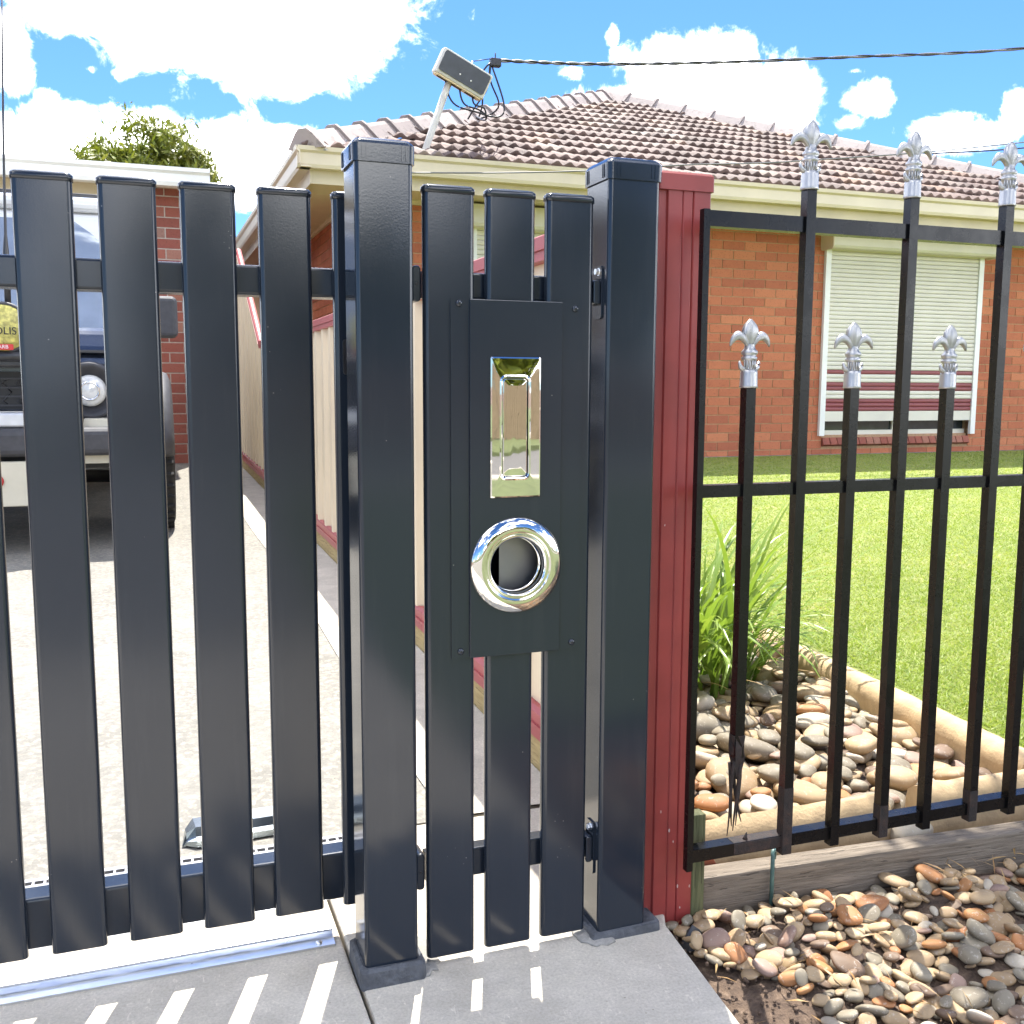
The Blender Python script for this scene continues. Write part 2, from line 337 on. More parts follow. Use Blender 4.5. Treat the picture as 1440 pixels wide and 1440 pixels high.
M['dark'] = simple('dark_void', (0.01, 0.01, 0.01), 0.9)
M['polewhite'] = simple('grey_pole_paint', (0.52, 0.5, 0.44), 0.5, var=0.12, vscale=12)
M['boxcream'] = simple('aged_cream_plastic', (0.62, 0.5, 0.3), 0.5, var=0.1, vscale=20)
M['boxface'] = simple('charcoal_plastic', (0.05, 0.055, 0.07), 0.4, var=0.15, vscale=20)
M['cable'] = simple('black_cable', (0.012, 0.013, 0.018), 0.45, var=0.3)
M['cablegrey'] = simple('grey_cable', (0.14, 0.14, 0.14), 0.5, var=0.2)
M['hook'] = simple('green_coated_wire', (0.06, 0.13, 0.12), 0.4, var=0.3, vscale=60)
M['plastic'] = simple('black_plastic', (0.02, 0.02, 0.022), 0.3, var=0.3, vscale=30)
M['carpaint'] = simple('dark_blue_car_paint', (0.05, 0.062, 0.09), 0.2, metal=0.6, var=0.1, coat=1.0)
M['carwhite'] = simple('white_car_paint', (0.7, 0.7, 0.7), 0.25, var=0.03, coat=1.0)
M['trim'] = simple('grey_trim', (0.045, 0.045, 0.05), 0.6, var=0.2, vscale=30, bump=0.2)
M['rubber'] = simple('tyre_rubber', (0.018, 0.018, 0.018), 0.85, var=0.3, vscale=30, bump=0.3)
M['screen'] = simple('windscreen_glass', (0.36, 0.40, 0.43), 0.05, metal=0.45, var=0.1, spec=0.9, coat=1.0)
M['lens'] = simple('headlight_lens', (0.75, 0.75, 0.72), 0.1, var=0.15, vscale=40, coat=1.0)
M['yellow'] = simple('mottled_yellow_cover', (0.42, 0.38, 0.1), 0.35, var=0.5, vscale=60)
M['red'] = simple('red_print', (0.5, 0.03, 0.03), 0.5, var=0.05)
M['black'] = simple('black_print', (0.01, 0.01, 0.01), 0.5, var=0.05)
M['silverplate'] = simple('silver_bash_plate', (0.55, 0.56, 0.58), 0.35, metal=0.6, var=0.1, vscale=20)
M['creamplate'] = simple('cream_plate', (0.6, 0.56, 0.44), 0.5, var=0.06, vscale=12)
M['asphalt'] = simple('asphalt', (0.12, 0.115, 0.11), 0.9, var=0.3, vscale=30, bump=0.5, bscale=150, bdist=0.004)
M['tray'] = simple('gloss_dark_offcut', (0.3, 0.34, 0.36), 0.2, metal=0.9, var=0.2)

# ------------------------------------------------------------------ mesh helpers
class MB:
    def __init__(s): s.v = []; s.f = []; s.smooth = []
    def add(s, vs, fs, smooth=False):
        o = len(s.v); s.v += [tuple(x) for x in vs]; s.f += [tuple(i + o for i in f) for f in fs]; s.smooth += [smooth] * len(fs); return s
    def box(s, x0, x1, y0, y1, z0, z1):
        vs = [(x, y, z) for z in (z0, z1) for y in (y0, y1) for x in (x0, x1)]
        return s.add(vs, [(0, 2, 3, 1), (4, 5, 7, 6), (0, 1, 5, 4), (2, 6, 7, 3), (0, 4, 6, 2), (1, 3, 7, 5)])
    def prism(s, poly, z0, z1, axis='z', smooth=False, caps=True):
        """extrude a 2-D polygon (counter-clockwise) between z0 and z1 along an axis"""
        def P(a, b, c): return {'z': (a, b, c), 'y': (a, c, b), 'x': (c, a, b)}[axis]
        n = len(poly); vs = [P(a, b, z0) for a, b in poly] + [P(a, b, z1) for a, b in poly]
        fs = [(i, (i + 1) % n, n + (i + 1) % n, n + i) for i in range(n)]
        s.add(vs, fs, smooth)
        if caps:
            o = len(s.v) - 2 * n
            s.f += [tuple(o + i for i in reversed(range(n))), tuple(o + n + i for i in range(n))]; s.smooth += [False, False]
        return s
    def loft(s, rings, smooth=True, cap=True, closed=True):
        n = len(rings[0]); vs = [p for r in rings for p in r]; fs = []
        for k in range(len(rings) - 1):
            for i in range(n if closed else n - 1):
                j = (i + 1) % n; fs.append((k * n + i, k * n + j, (k + 1) * n + j, (k + 1) * n + i))
        o = len(s.v); s.add(vs, fs, smooth)
        if cap:
            s.f += [tuple(o + i for i in reversed(range(n))), tuple(o + (len(rings) - 1) * n + i for i in range(n))]; s.smooth += [False, False]
        return s
    def tube(s, pts, r, n=8, smooth=True, flat=1.0):
        pts = [Vector(p) for p in pts]; rs = r if isinstance(r, (list, tuple)) else [r] * len(pts)
        rings = []; ref = Vector((0, 0, 1))
        for i, p in enumerate(pts):
            t = (pts[min(i + 1, len(pts) - 1)] - pts[max(i - 1, 0)]).normalized()
            if abs(t.dot(ref)) > 0.95: ref = Vector((1, 0, 0)) if abs(t.x) < 0.9 else Vector((0, 1, 0))
            a = t.cross(ref).normalized(); b = t.cross(a).normalized()
            rings.append([p + (a * math.cos(2 * PI * k / n) + b * math.sin(2 * PI * k / n) * flat) * rs[i] for k in range(n)])
        return s.loft(rings, smooth)
    def lathe(s, prof, n=32, axis='z', center=(0, 0, 0), smooth=True, cap=False):
        rings = []
        for r, h in prof:
            ring = []
            for k in range(n):
                a = 2 * PI * k / n; c, d = r * math.cos(a), r * math.sin(a)
                q = {'z': (c, d, h), 'y': (c, h, d), 'x': (h, c, d)}[axis]
                ring.append((q[0] + center[0], q[1] + center[1], q[2] + center[2]))
            rings.append(ring)
        return s.loft(rings, smooth, cap)
    def mesh(s, name, recalc=True):
        me = bpy.data.meshes.new(name); me.from_pydata(s.v, [], s.f)
        me.polygons.foreach_set('use_smooth', s.smooth)
        if recalc:
            bm = bmesh.new(); bm.from_mesh(me); bmesh.ops.recalc_face_normals(bm, faces=bm.faces); bm.to_mesh(me); bm.free()
        me.update(); return me
def link(name, me, mat=None, parent=None, loc=(0, 0, 0), rot=None):
    o = bpy.data.objects.new(name, me); COL.objects.link(o); o.location = loc
    if rot is not None: o.rotation_euler = rot
    if parent: o.parent = parent
    if mat is not None and me is not None and not me.materials: me.materials.append(M[mat])
    return o
def part(name, mb, mat, parent=None, loc=(0, 0, 0), rot=None): return link(name, mb.mesh(name), mat, parent, loc, rot)
def tag(o, label=None, cat=None, group=None, kind=None):
    if label: o['label'] = label
    if cat: o['category'] = cat
    if group: o['group'] = group
    if kind: o['kind'] = kind
    return o
def thing(name, loc, label, cat, group=None, rot=None):
    o = bpy.data.objects.new(name, None); COL.objects.link(o); o.location = loc; o.empty_display_size = 0.1
    if rot is not None: o.rotation_euler = rot
    return tag(o, label, cat, group)
def bevel(o, w, seg=2):
    b = o.modifiers.new('bevel', 'BEVEL'); b.width = w; b.segments = seg; b.limit_method = 'ANGLE'; b.angle_limit = R(35); b.harden_normals = False; return o
def rrect(x0, x1, y0, y1, r, n=4):
    pts = []
    for cx, cy, a0 in ((x1 - r, y1 - r, 0), (x0 + r, y1 - r, 90), (x0 + r, y0 + r, 180), (x1 - r, y0 + r, 270)):
        for k in range(n + 1):
            a = R(a0 + 90 * k / n); pts.append((cx + r * math.cos(a), cy + r * math.sin(a)))
    return pts
def rpost(mb, x0, x1, y0, y1, z0, z1, r=0.006, n=4):
    """a rounded upright tube with shaded-smooth corners"""
    pts = rrect(x0, x1, y0, y1, r, n)
    return mb.prism(pts, z0, z1, 'z')
def bez(p0, p1, p2, p3, n=14):
    p0, p1, p2, p3 = map(Vector, (p0, p1, p2, p3)); out = []
    for i in range(n + 1):
        t = i / n; out.append(p0 * (1 - t) ** 3 + p1 * 3 * t * (1 - t) ** 2 + p2 * 3 * t * t * (1 - t) + p3 * t ** 3)
    return out
def text_mesh(body, size, depth=0.0008):
    cu = bpy.data.curves.new('txt', 'FONT'); cu.body = body; cu.size = size; cu.extrude = depth; cu.align_x = 'CENTER'; cu.align_y = 'CENTER'
    o = bpy.data.objects.new('txt', cu); COL.objects.link(o); bpy.context.view_layer.update()
    me = bpy.data.meshes.new_from_object(o.evaluated_get(bpy.context.evaluated_depsgraph_get()))
    bpy.data.objects.remove(o); return me

# ------------------------------------------------------------------ ground
def drive_z(y): return max(0.0, 0.02 * (y - 1.8))
def lawn_z(x, y): return 0.078 + 0.0105 * max(0, y - 1.5)
mb = MB(); mb.add([(-400, -400, -0.09), (400, -400, -0.09), (400, 400, -0.09), (-400, 400, -0.09)], [(0, 1, 2, 3)])
tag(part('ground', mb, 'soil'), kind='structure')
mb = MB(); mb.prism([(-4, -0.4), (0.2495, -0.4), (0.2495, 1.748), (-4, 1.748)], -0.08, 0.0)
tag(bevel(part('footpath', mb, 'path'), 0.004), kind='structure')
mb = MB(); mb.prism([(0.2545, -0.4), (0.62, -0.4), (0.700, 1.05), (0.727, 1.305), (0.77, 1.40), (0.79, 1.779), (0.335, 1.779), (0.335, 1.748), (0.2545, 1.748)], -0.08, 0.0)
tag(bevel(part('footpath', mb, 'path'), 0.004), kind='structure')
mb = MB(); ys = np.linspace(1.7835, 9.2, 30)
vs = []; fs = []
for i, y in enumerate(ys):
    for x in (-5.0, 0.335 if i == 0 else 0.335, 0.84): vs.append((x, y, drive_z(y)))
for i in range(len(ys) - 1):
    for k in range(2): a = i * 3 + k; fs.append((a, a + 1, a + 4, a + 3))
mb.add(vs, fs); mb.add([(-5, 1.7835, -0.08), (0.84, 1.7835, -0.08), (0.84, 1.7835, 0), (-5, 1.7835, 0)], [(0, 1, 2, 3)])
tag(part('driveway', mb, 'drive'), kind='structure')
# side path of smoother concrete along the steel fence
mb = MB(); vs = []; fs = []
for i, y in enumerate(ys): vs += [(0.52 + 0.01 * math.sin(y * 2), y, drive_z(y) + 0.004), (0.765, y, drive_z(y) + 0.004)]
for i in range(len(ys) - 1): fs.append((2 * i, 2 * i + 1, 2 * i + 3, 2 * i + 2))
mb.add(vs, fs); tag(part('side_path', mb, 'path'), kind='structure')
# street side, seen only in the polished metal
mb = MB(); mb.box(0.66, 14, -6.0, 0.3, -0.09, -0.02); tag(part('nature_strip', mb, 'verge'), kind='structure')
mb = MB(); mb.box(-6, 0.655, -6.0, -0.405, -0.09, -0.004); tag(part('crossover', mb, 'drive'), kind='structure')
mb = MB(); mb.box(-40, 40, -10.0, -6.15, -0.14, -0.06); tag(part('road', mb, 'asphalt'), kind='structure')
mb = MB(); mb.box(-40, 40, -6.148, -6.002, -0.14, 0.02); tag(bevel(part('kerb', mb, 'path'), 0.02), kind='structure')
mb = MB(); mb.box(-40, 40, -30, -10.05, -0.09, 0.0); tag(part('verge', mb, 'verge'), kind='structure')
pf = thing('paling_fence', (0, -12, 0), 'tan timber paling fence across the road', 'fence')
me = MB().box(-0.07, 0.07, -0.01, 0.01, 0.0, 1.12).mesh('paling')
for i in range(70): link('paling', me, 'paling', pf, (-1 + i * 0.147, random.uniform(-.006, .006), random.uniform(-.02, .02)))
part('rail', MB().box(-1.1, 9.4, -0.06, -0.012, 0.3, 0.4), 'paling', pf); part('rail', MB().box(-1.1, 9.4, -0.06, -0.012, 0.9, 1.0), 'paling', pf)

# garden bed soil and lawn
mb = MB(); n = 26
xs = np.linspace(0.72, 3.1, 60); yy = np.linspace(0.35, 1.345, 26); vs = []; fs = []
for y in yy:
    edge = 0.705 + (y - 1.05) * 0.1
    for x in xs:
        z = -0.045 + 0.022 * min(1, max(0, (y - 1.02) / 0.26)) * min(1, max(0, (x - 0.74) / 0.08)) + 0.012 * math.sin(x * 23 + y * 11) * math.sin(y * 19) + random.uniform(-.004, .004); vs.append((max(x, edge), y, z))
nx = len(xs)
for j in range(len(yy) - 1):
    for i in range(nx - 1): a = j * nx + i; fs.append((a, a + 1, a + nx + 1, a + nx))
mb.add(vs, fs, True); tag(part('soil_strip', mb, 'soil'), kind='structure')
mb = MB(); xs = np.linspace(0.79, 1.75, 26); yy = np.linspace(1.36, 3.0, 34); vs = []; fs = []
for y in yy:
    for x in xs: vs.append((x, y, 0.0 + 0.02 * min(1, max(0, y - 1.4)) + random.uniform(-.004, .004)))
nx = len(xs)
for j in range(len(yy) - 1):
    for i in range(nx - 1): a = j * nx + i; fs.append((a, a + 1, a + nx + 1, a + nx))
mb.add(vs, fs, True); tag(part('garden_bed', mb, 'soil'), kind='structure')
def edge_x(y): return 1.655 + 0.095 * (y - 1.514)
mb = MB()
ysl = list(np.linspace(1.43, 2.9, 12)); vs = []; fs = []
for y in ysl: vs += [(edge_x(y) + 0.02, y, lawn_z(0, y)), (12.5, y, lawn_z(0, y))]
for i in range(len(ysl) - 1): fs.append((2 * i, 2 * i + 1, 2 * i + 3, 2 * i + 2))
mb.add(vs, fs)
mb.add([(0.80, 2.9, lawn_z(0, 2.9)), (12.5, 2.9, lawn_z(0, 2.9)), (12.5, 8.6, lawn_z(0, 8.6)), (0.80, 8.6, lawn_z(0, 8.6))], [(0, 1, 2, 3)])
tag(part('lawn', mb, 'turf'), kind='structure')
def blades(name, pts, hmin, hmax, wid, mat, lean=0.5):
    """thin three-sided blades, one triangle pair each, as one mesh"""
    pts = np.asarray(pts, float); n = len(pts); a = rng.uniform(0, 2 * PI, n); h = rng.uniform(hmin, hmax, n); w = wid if np.ndim(wid) else np.full(n, wid)
    dx = np.cos(a); dy = np.sin(a); la = rng.uniform(0, 2 * PI, n); ll = rng.uniform(0.1, lean, n) * h
    v = np.zeros((n, 3, 3)); v[:, 0] = pts; v[:, 1] = pts; v[:, 2] = pts
    v[:, 0, 0] -= dx * w; v[:, 0, 1] -= dy * w; v[:, 1, 0] += dx * w; v[:, 1, 1] += dy * w
    v[:, 2, 0] += np.cos(la) * ll; v[:, 2, 1] += np.sin(la) * ll; v[:, 2, 2] += h
    me = bpy.data.meshes.new(name); me.vertices.add(n * 3); me.vertices.foreach_set('co', v.ravel())
    me.loops.add(n * 3); me.loops.foreach_set('vertex_index', np.arange(n * 3)); me.polygons.add(n)
    me.polygons.foreach_set('loop_start', np.arange(n) * 3); me.update(calc_edges=True)
    return link(name, me, mat)
N = 560000
u = rng.uniform(0, 1, N); yb = 1.45 * (8.5 / 1.45) ** u; xb = rng.uniform(0.15, 1.85, N) * yb
ok = (xb > np.where(yb < 2.9, edge_x(yb) + 0.035, 0.83)) & (xb < 12)
xb, yb = xb[ok], yb[ok]
tag(blades('grass', np.stack([xb, yb, 0.078 + 0.0105 * np.maximum(0, yb - 1.5) - 0.003], 1), 0.004, 0.015, 0.0011 + 0.0006 * yb, 'blade', 2.6),
    'short sunlit lawn grass in front of the brick house', 'grass', kind='stuff')

# ------------------------------------------------------------------ slatted gates
def slat_meshes(w, d, z0, z1, r=0.0055):
    a = rpost(MB(), 0, w, 0, d, z0, z1 - 0.006, r, 4).mesh('slat')
    mbc = MB(); e = 0.0014
    rings = []
    for z, ins in ((z1 - 0.011, -e), (z1 - 0.004, -e), (z1 - 0.001, e * 1.2), (z1, 0.005)):
        rings.append([(x, y, z) for x, y in rrect(ins, w - ins, ins, d - ins, max(0.002, r - ins * 0.5), 4)])
    mbc.loft(rings, True); b = mbc.mesh('cap')
    for me, mt in ((a, 'powder'), (b, 'powder')): me.materials.append(M[mt])
    return a, b
def auto_smooth(me, ang=40):
    """smooth corners, but area-weighted so that large flat faces stay flat"""
    me.polygons.foreach_set('use_smooth', [True] * len(me.polygons))
    byv = {}
    for p in me.polygons:
        for v in p.vertices: byv.setdefault(v, []).append(p)
    ca = math.cos(R(ang)); nor = []
    for p in me.polygons:
        for v in p.vertices:
            a = Vector((0, 0, 0))
            for q in byv[v]:
                if q.normal.dot(p.normal) > ca: a += q.normal * q.area
            nor.append(a.normalized())
    order = [None] * len(me.loops)
    k = 0
    for p in me.polygons:
        for li in p.loop_indices: order[li] = nor[k]; k += 1
    me.normals_split_custom_set(order)
sg = thing('sliding_gate', (0.0, 1.41, 0.0), 'dark blue-grey aluminium sliding driveway gate of wide vertical slats', 'gate')
sm, cm = slat_meshes(0.0695, 0.017, 0.062, 1.081, 0.0068); auto_smooth(sm)
for i in range(-5, 5):
    s = link('slat', sm, None, sg, (-0.1415 + 0.0982 * i, 0, 0)); link('cap', cm, None, s)
part('rail', rpost(MB(), 0, 0.0001 + 1, 0, 1, 0, 1, 0.01) if False else MB().prism(rrect(0.0172, 0.0572, 0.940, 0.980, 0.004, 3), -0.66, 0.334, 'x'), 'powder', sg)
part('rail', MB().prism(rrect(0.0172, 0.0572, 0.064, 0.136, 0.004, 3), -0.66, 0.334, 'x'), 'powder', sg)
part('lock_plate', MB().prism(rrect(0.262, 0.271, 0.835, 0.883, 0.004, 4), -0.003, -0.0002, 'y'), 'plastic', sg)

def gate_post(loc, w, h, label, plinth, wear):
    t = thing('gate_post', loc, label, 'gate post')
    b = part('shaft', rpost(MB(), 0, w, 0, w, 0.0, h - 0.012, 0.006, 5), 'post', t); auto_smooth(b.data)
    e = 0.0028; rings = []
    for z, ins in ((h - 0.026, -e), (h - 0.004, -e - 0.0003), (h - 0.0005, -e + 0.002), (h + 0.003, 0.003), (h + 0.0085, w * 0.32), (h + 0.009, w * 0.45)):
        rings.append([(x, y, z) for x, y in rrect(ins, w - ins, ins, w - ins, max(0.0035, 0.008 - max(0, ins) * 0.05), 5)])
    cp = part('cap', MB().loft(rings, True), 'post', t); auto_smooth(cp.data, 32)
    mbg = MB()
    for f in (0.13, 0.2, 0.8, 0.87):       # moulded ribs on the cap's skirt
        mbg.box(w * f - 0.0005, w * f + 0.0005, -e - 0.0012, -e + 0.001, h - 0.023, h - 0.005)
        mbg.box(-e - 0.0012, -e + 0.001, w * f - 0.0005, w * f + 0.0005, h - 0.023, h - 0.005)
    part('cap_rib', mbg, 'post', cp)
    return t
gl = gate_post((0.259, 1.297, 0.0), 0.075, 1.124, 'dark blue-grey square post between the sliding gate and the letterbox gate', 0.012, 0)
# collar cast round the left post's foot
def collar(parent, x0, x1, y0, y1, h, seed):
    rnd = random.Random(seed); rings = []
    base = rrect(x0, x1, y0, y1, 0.008, 3)
    for z, g in ((-0.002, 0.0), (h * 0.85, -0.001), (h, -0.005)):
        rings.append([(x + (0.5 * (x0 + x1) - x) * (-g) * 0 + (g if x < (x0 + x1) / 2 else -g) * -1 + rnd.uniform(-.0008, .0008), y + (g if y < (y0 + y1) / 2 else -g) * -1 + rnd.uniform(-.0008, .0008), z + (rnd.uniform(-.0012, .0012) if z > 0 else 0)) for x, y in base])
    return part('base_collar', MB().loft(rings, False), 'mortar_base', parent)
collar(gl, -0.008, 0.085, -0.010, 0.088, 0.026, 1)
part('strike', MB().prism(rrect(0.035, 0.055, 0.822, 0.872, 0.004, 3), 0.0752, 0.0805, 'x'), 'plastic', gl)
gr = gate_post((0.6085, 1.297, 0.0), 0.078, 1.127, 'dark blue-grey square post with hinges beside the maroon post', 0.0, 0)
collar(gr, -0.012, 0.104, -0.006, 0.092, 0.014, 2)

def blob_patch(name, cx, cy, rx, ry, h, mat, seed, kind=None):
    rnd = random.Random(seed); n = 26
    ring = lambda s, z: [(cx + rx * s * math.cos(2 * PI * k / n) * (1 + rr[k]), cy + ry * s * math.sin(2 * PI * k / n) * (1 + rr[k]), z + rnd.uniform(-.0008, .0008) * (z > .001)) for k in range(n)]
    rr = [rnd.uniform(-.16, .16) for _ in range(n)]
    return part(name, MB().loft([ring(1.0, 0.0006), ring(0.9, h * 0.5), ring(0.5, h), ring(0.1, h)], True), mat)
tag(blob_patch('cement_smear', 0.345, 1.345, 0.03, 0.05, 0.006, 'splash', 5), 'rough cement smear at the foot of the post by the letterbox gate', 'cement')
tag(blob_patch('cement_smear', 0.612, 1.315, 0.032, 0.034, 0.007, 'splash', 6), 'rough cement smear at the foot of the hinge post', 'cement')

pg = thing('pedestrian_gate', (0.3570, 1.311, 0.0), 'narrow dark blue-grey gate of three slats carrying the letterbox', 'gate')
sm2, cm2 = slat_meshes(0.0695, 0.017, 0.014, 1.080, 0.0068); auto_smooth(sm2)
for x in (-0.0055, 0.167):
    s = link('slat', sm2, None, pg, (x, 0, 0)); link('cap', cm2, None, s)
sm3, cm3 = slat_meshes(0.0695, 0.017, 0.915, 1.080, 0.0068); auto_smooth(sm3)
s = link('slat', sm3, None, pg, (0.0808, 0, 0)); link('cap', cm3, None, s)
x0 = rpost(MB(), 0, 0.0695, 0, 0.017, 0.014, 0.465, 0.0068).mesh('slat'); auto_smooth(x0); x0.materials.append(M['powder']); link('slat', x0, None, pg, (0.0808, 0, 0))
for z0, z1 in ((0.936, 0.971), (0.118, 0.160)):
    part('rail', MB().prism(rrect(0.0172, 0.0422, z0, z1, 0.003, 3), -0.002, 0.242, 'x'), 'powder', pg)
    ec = part('end_cap', MB().prism(rrect(-0.0185, -0.0065, z0 - 0.006, z1 + 0.006, 0.005, 4), 0.012, 0.046, 'y'), 'powder', pg); bevel(ec, 0.002)
    part('screw', MB().lathe([(0.0001, -0.0008), (0.0016, -0.0006), (0.002, 0.0004)], 10, 'y', (-0.0125, 0.0118, (z0 + z1) / 2)), 'plastic', ec)
    h = part('hinge', MB().prism(rrect(0.002, 0.030, z0 - 0.022, z1 + 0.016, 0.006, 4), 0.2490, 0.2512, 'x'), 'powder', pg)
    hb = part('hinge_block', MB().prism(rrect(0.2385, 0.2487, z0 - 0.002, z1 - 0.004, 0.003, 3), 0.004, 0.036, 'y'), 'powder', h); bevel(hb, 0.0015)
    part('bolt', MB().lathe([(0.0001, -0.005), (0.0045, -0.005), (0.0045, 0.0), (0.006, 0.0)], 6, 'x', (0.2488, 0.012, z1 + 0.008), smooth=False), 'galv', h)

# ------------------------------------------------------------------ letterbox on the gate
lb = thing('letterbox', (0.3865, 1.3108, 0.4475), 'dark letterbox panel with polished steel letter slot and newspaper ring', 'letterbox')
W, Hh = 0.190, 0.487
def plate_hole(x0, x1, z0, z1, yf, yb, cx, cz, r, n=48, rect=None):
    """flat plate with a round hole (n points of the hole are joined to n points of the rectangle)"""
    mb = MB(); ang = [2 * PI * k / n for k in range(n)]
    inner = [(cx + r * math.cos(a), cz + r * math.sin(a)) for a in ang]; outer = []
    for a in ang:
        dx, dz = math.cos(a), math.sin(a)
        t = min([(x1 - cx) / dx if dx > 1e-9 else 9, (x0 - cx) / dx if dx < -1e-9 else 9, (z1 - cz) / dz if dz > 1e-9 else 9, (z0 - cz) / dz if dz < -1e-9 else 9])
        outer.append((cx + dx * t, cz + dz * t))
    for (ax, az) in ((x0, z0), (x1, z0), (x1, z1), (x0, z1)):      # put exact corners
        k = min(range(n), key=lambda i: (outer[i][0] - ax) ** 2 + (outer[i][1] - az) ** 2); outer[k] = (ax, az)
    rings = [[(x, yb, z) for x, z in outer], [(x, yf, z) for x, z in outer], [(x, yf, z) for x, z in inner], [(x, yb, z) for x, z in inner]]
    return mb.loft(rings, False, False)
part('flange', MB().prism([(0, 0), (0.0258, 0), (0.0258, Hh), (0, Hh)], -0.0022, 0.0, 'y'), 'powder', lb)
part('flange', MB().prism([(0.1582, 0), (W, 0), (W, Hh), (0.1582, Hh)], -0.0022, 0.0, 'y'), 'powder', lb)
RC = (0.0925, 0.1265)      # ring centre on the panel
fp = MB(); fp.v = []; 
lo = plate_hole(0.0258, 0.1582, 0.0, Hh, -0.0062, -0.0022, RC[0], RC[1], 0.043)
bevel(part('front_panel', lo, 'powder', lb), 0.0008)
bx = MB(); bx.box(0.030, 0.0315, 0.0, 0.075, 0.006, Hh - 0.008); bx.box(0.1535, 0.155, 0.0, 0.075, 0.006, Hh - 0.008)
bx.box(0.0315, 0.1535, 0.0735, 0.075, 0.006, Hh - 0.008); bx.box(0.0315, 0.1535, 0.0, 0.0735, 0.006, 0.0075); bx.box(0.0315, 0.1535, 0.0, 0.0735, Hh - 0.0095, Hh - 0.008)
part('box_body', bx, 'post', lb)
part('inner_divider', MB().box(0.080, 0.1534, 0.030, 0.0315, 0.0076, 0.19), 'divider', lb)
for (x, z) in ((0.0115, Hh - 0.006), (0.1785, Hh - 0.0085), (0.013, 0.0095), (0.1785, 0.0095)):
    b = part('bolt', MB().lathe([(0.0001, -0.0052), (0.0034, -0.0050), (0.0046, -0.0036), (0.0048, -0.0022)], 16, 'y', (x, 0, z)), 'post', lb)
    part('socket', MB().lathe([(0.0001, -0.00535), (0.0016, -0.00535), (0.0016, -0.005)], 6, 'y', (x, 0, z), smooth=False), 'dark', b)
# letter slot: polished frame with an inset flap
px0, px1, pz0, pz1 = 0.0540, 0.1260, 0.2215, 0.4115
hx0, hx1, hz0, hz1 = 0.0710, 0.1070, 0.2495, 0.3835
def ringrect(i, y, r=0.004):
    return [(x, y, z) for x, z in rrect(px0 + i, px1 - i, pz0 + i, pz1 - i, max(0.0012, r), 3)]
def holerect(i, y, r=0.005):
    return [(x, y, z) for x, z in rrect(hx0 - i, hx1 + i, hz0 - i, hz1 + i, r + i, 3)]
slot = part('letter_slot', MB().loft([ringrect(0, -0.0062, 0.0015), ringrect(0.0, -0.0082, 0.0015), ringrect(0.0018, -0.0092, 0.0015), holerect(0.0045, -0.0095), holerect(0.0022, -0.0104), holerect(0.0006, -0.0098), holerect(0.0, -0.0066)], True, False), 'stainless', lb)
auto_smooth(slot.data, 12)
fl = part('flap', MB().loft([[(x, y, z) for x, z in rrect(hx0 + i, hx1 - i, hz0 + i, hz1 - i, 0.004, 3)] for y, i in ((-0.0064, 0.0008), (-0.0082, 0.0008), (-0.0088, 0.0018), (-0.0089, 0.006), (-0.0091, 0.012))], True), 'stainless', slot); auto_smooth(fl.data, 12)
prof = [(0.0668, -0.0062), (0.0668, -0.0078), (0.0655, -0.0094), (0.0625, -0.0116), (0.0585, -0.0134), (0.054, -0.0146), (0.0500, -0.0150), (0.0468, -0.0144), (0.0455, -0.0136), (0.0438, -0.0142), (0.0415, -0.0144), (0.0395, -0.0125), (0.0385, -0.008), (0.0382, 0.006), (0.0372, 0.006)]
part('newspaper_ring', MB().lathe(prof, 72, 'y', (RC[0], 0, RC[1])), 'stainless', lb)

# ------------------------------------------------------------------ maroon post and iron fence
mp = thing('steel_post', (0.705, 1.333, -0.04), 'maroon ribbed steel fence post with flat cap and chipped paint', 'fence post')
pr = [(0.0, 0.004), (0.012, 0.004), (0.014, 0.0), (0.036, 0.0), (0.0375, 0.003), (0.039, 0.0005), (0.053, 0.0005), (0.0545, 0.0035), (0.056, 0.0), (0.082, 0.0), (0.084, 0.002), (0.084, 0.07), (0.0, 0.07), (0.0, 0.045), (0.012, 0.043), (0.012, 0.022), (0.0, 0.02)]
bevel(part('shaft', MB().prism(pr, 0.0, 1.148, 'z'), 'maroon', mp), 0.001)
cp = part('cap', MB().loft([[(x, y, z) for x, y in rrect(0 - e, 0.084 + e, -e, 0.07 + e, 0.003, 3)] for z, e in ((1.140, 0.003), (1.162, 0.003), (1.1655, 0.0), (1.168, -0.012))], False), 'maroon', mp)
part('screw', MB().lathe([(0.0001, -0.003), (0.0025, -0.002), (0.003, 0.0)], 8, 'x', (0.0005, 0.012, 1.09)), 'galv', mp)

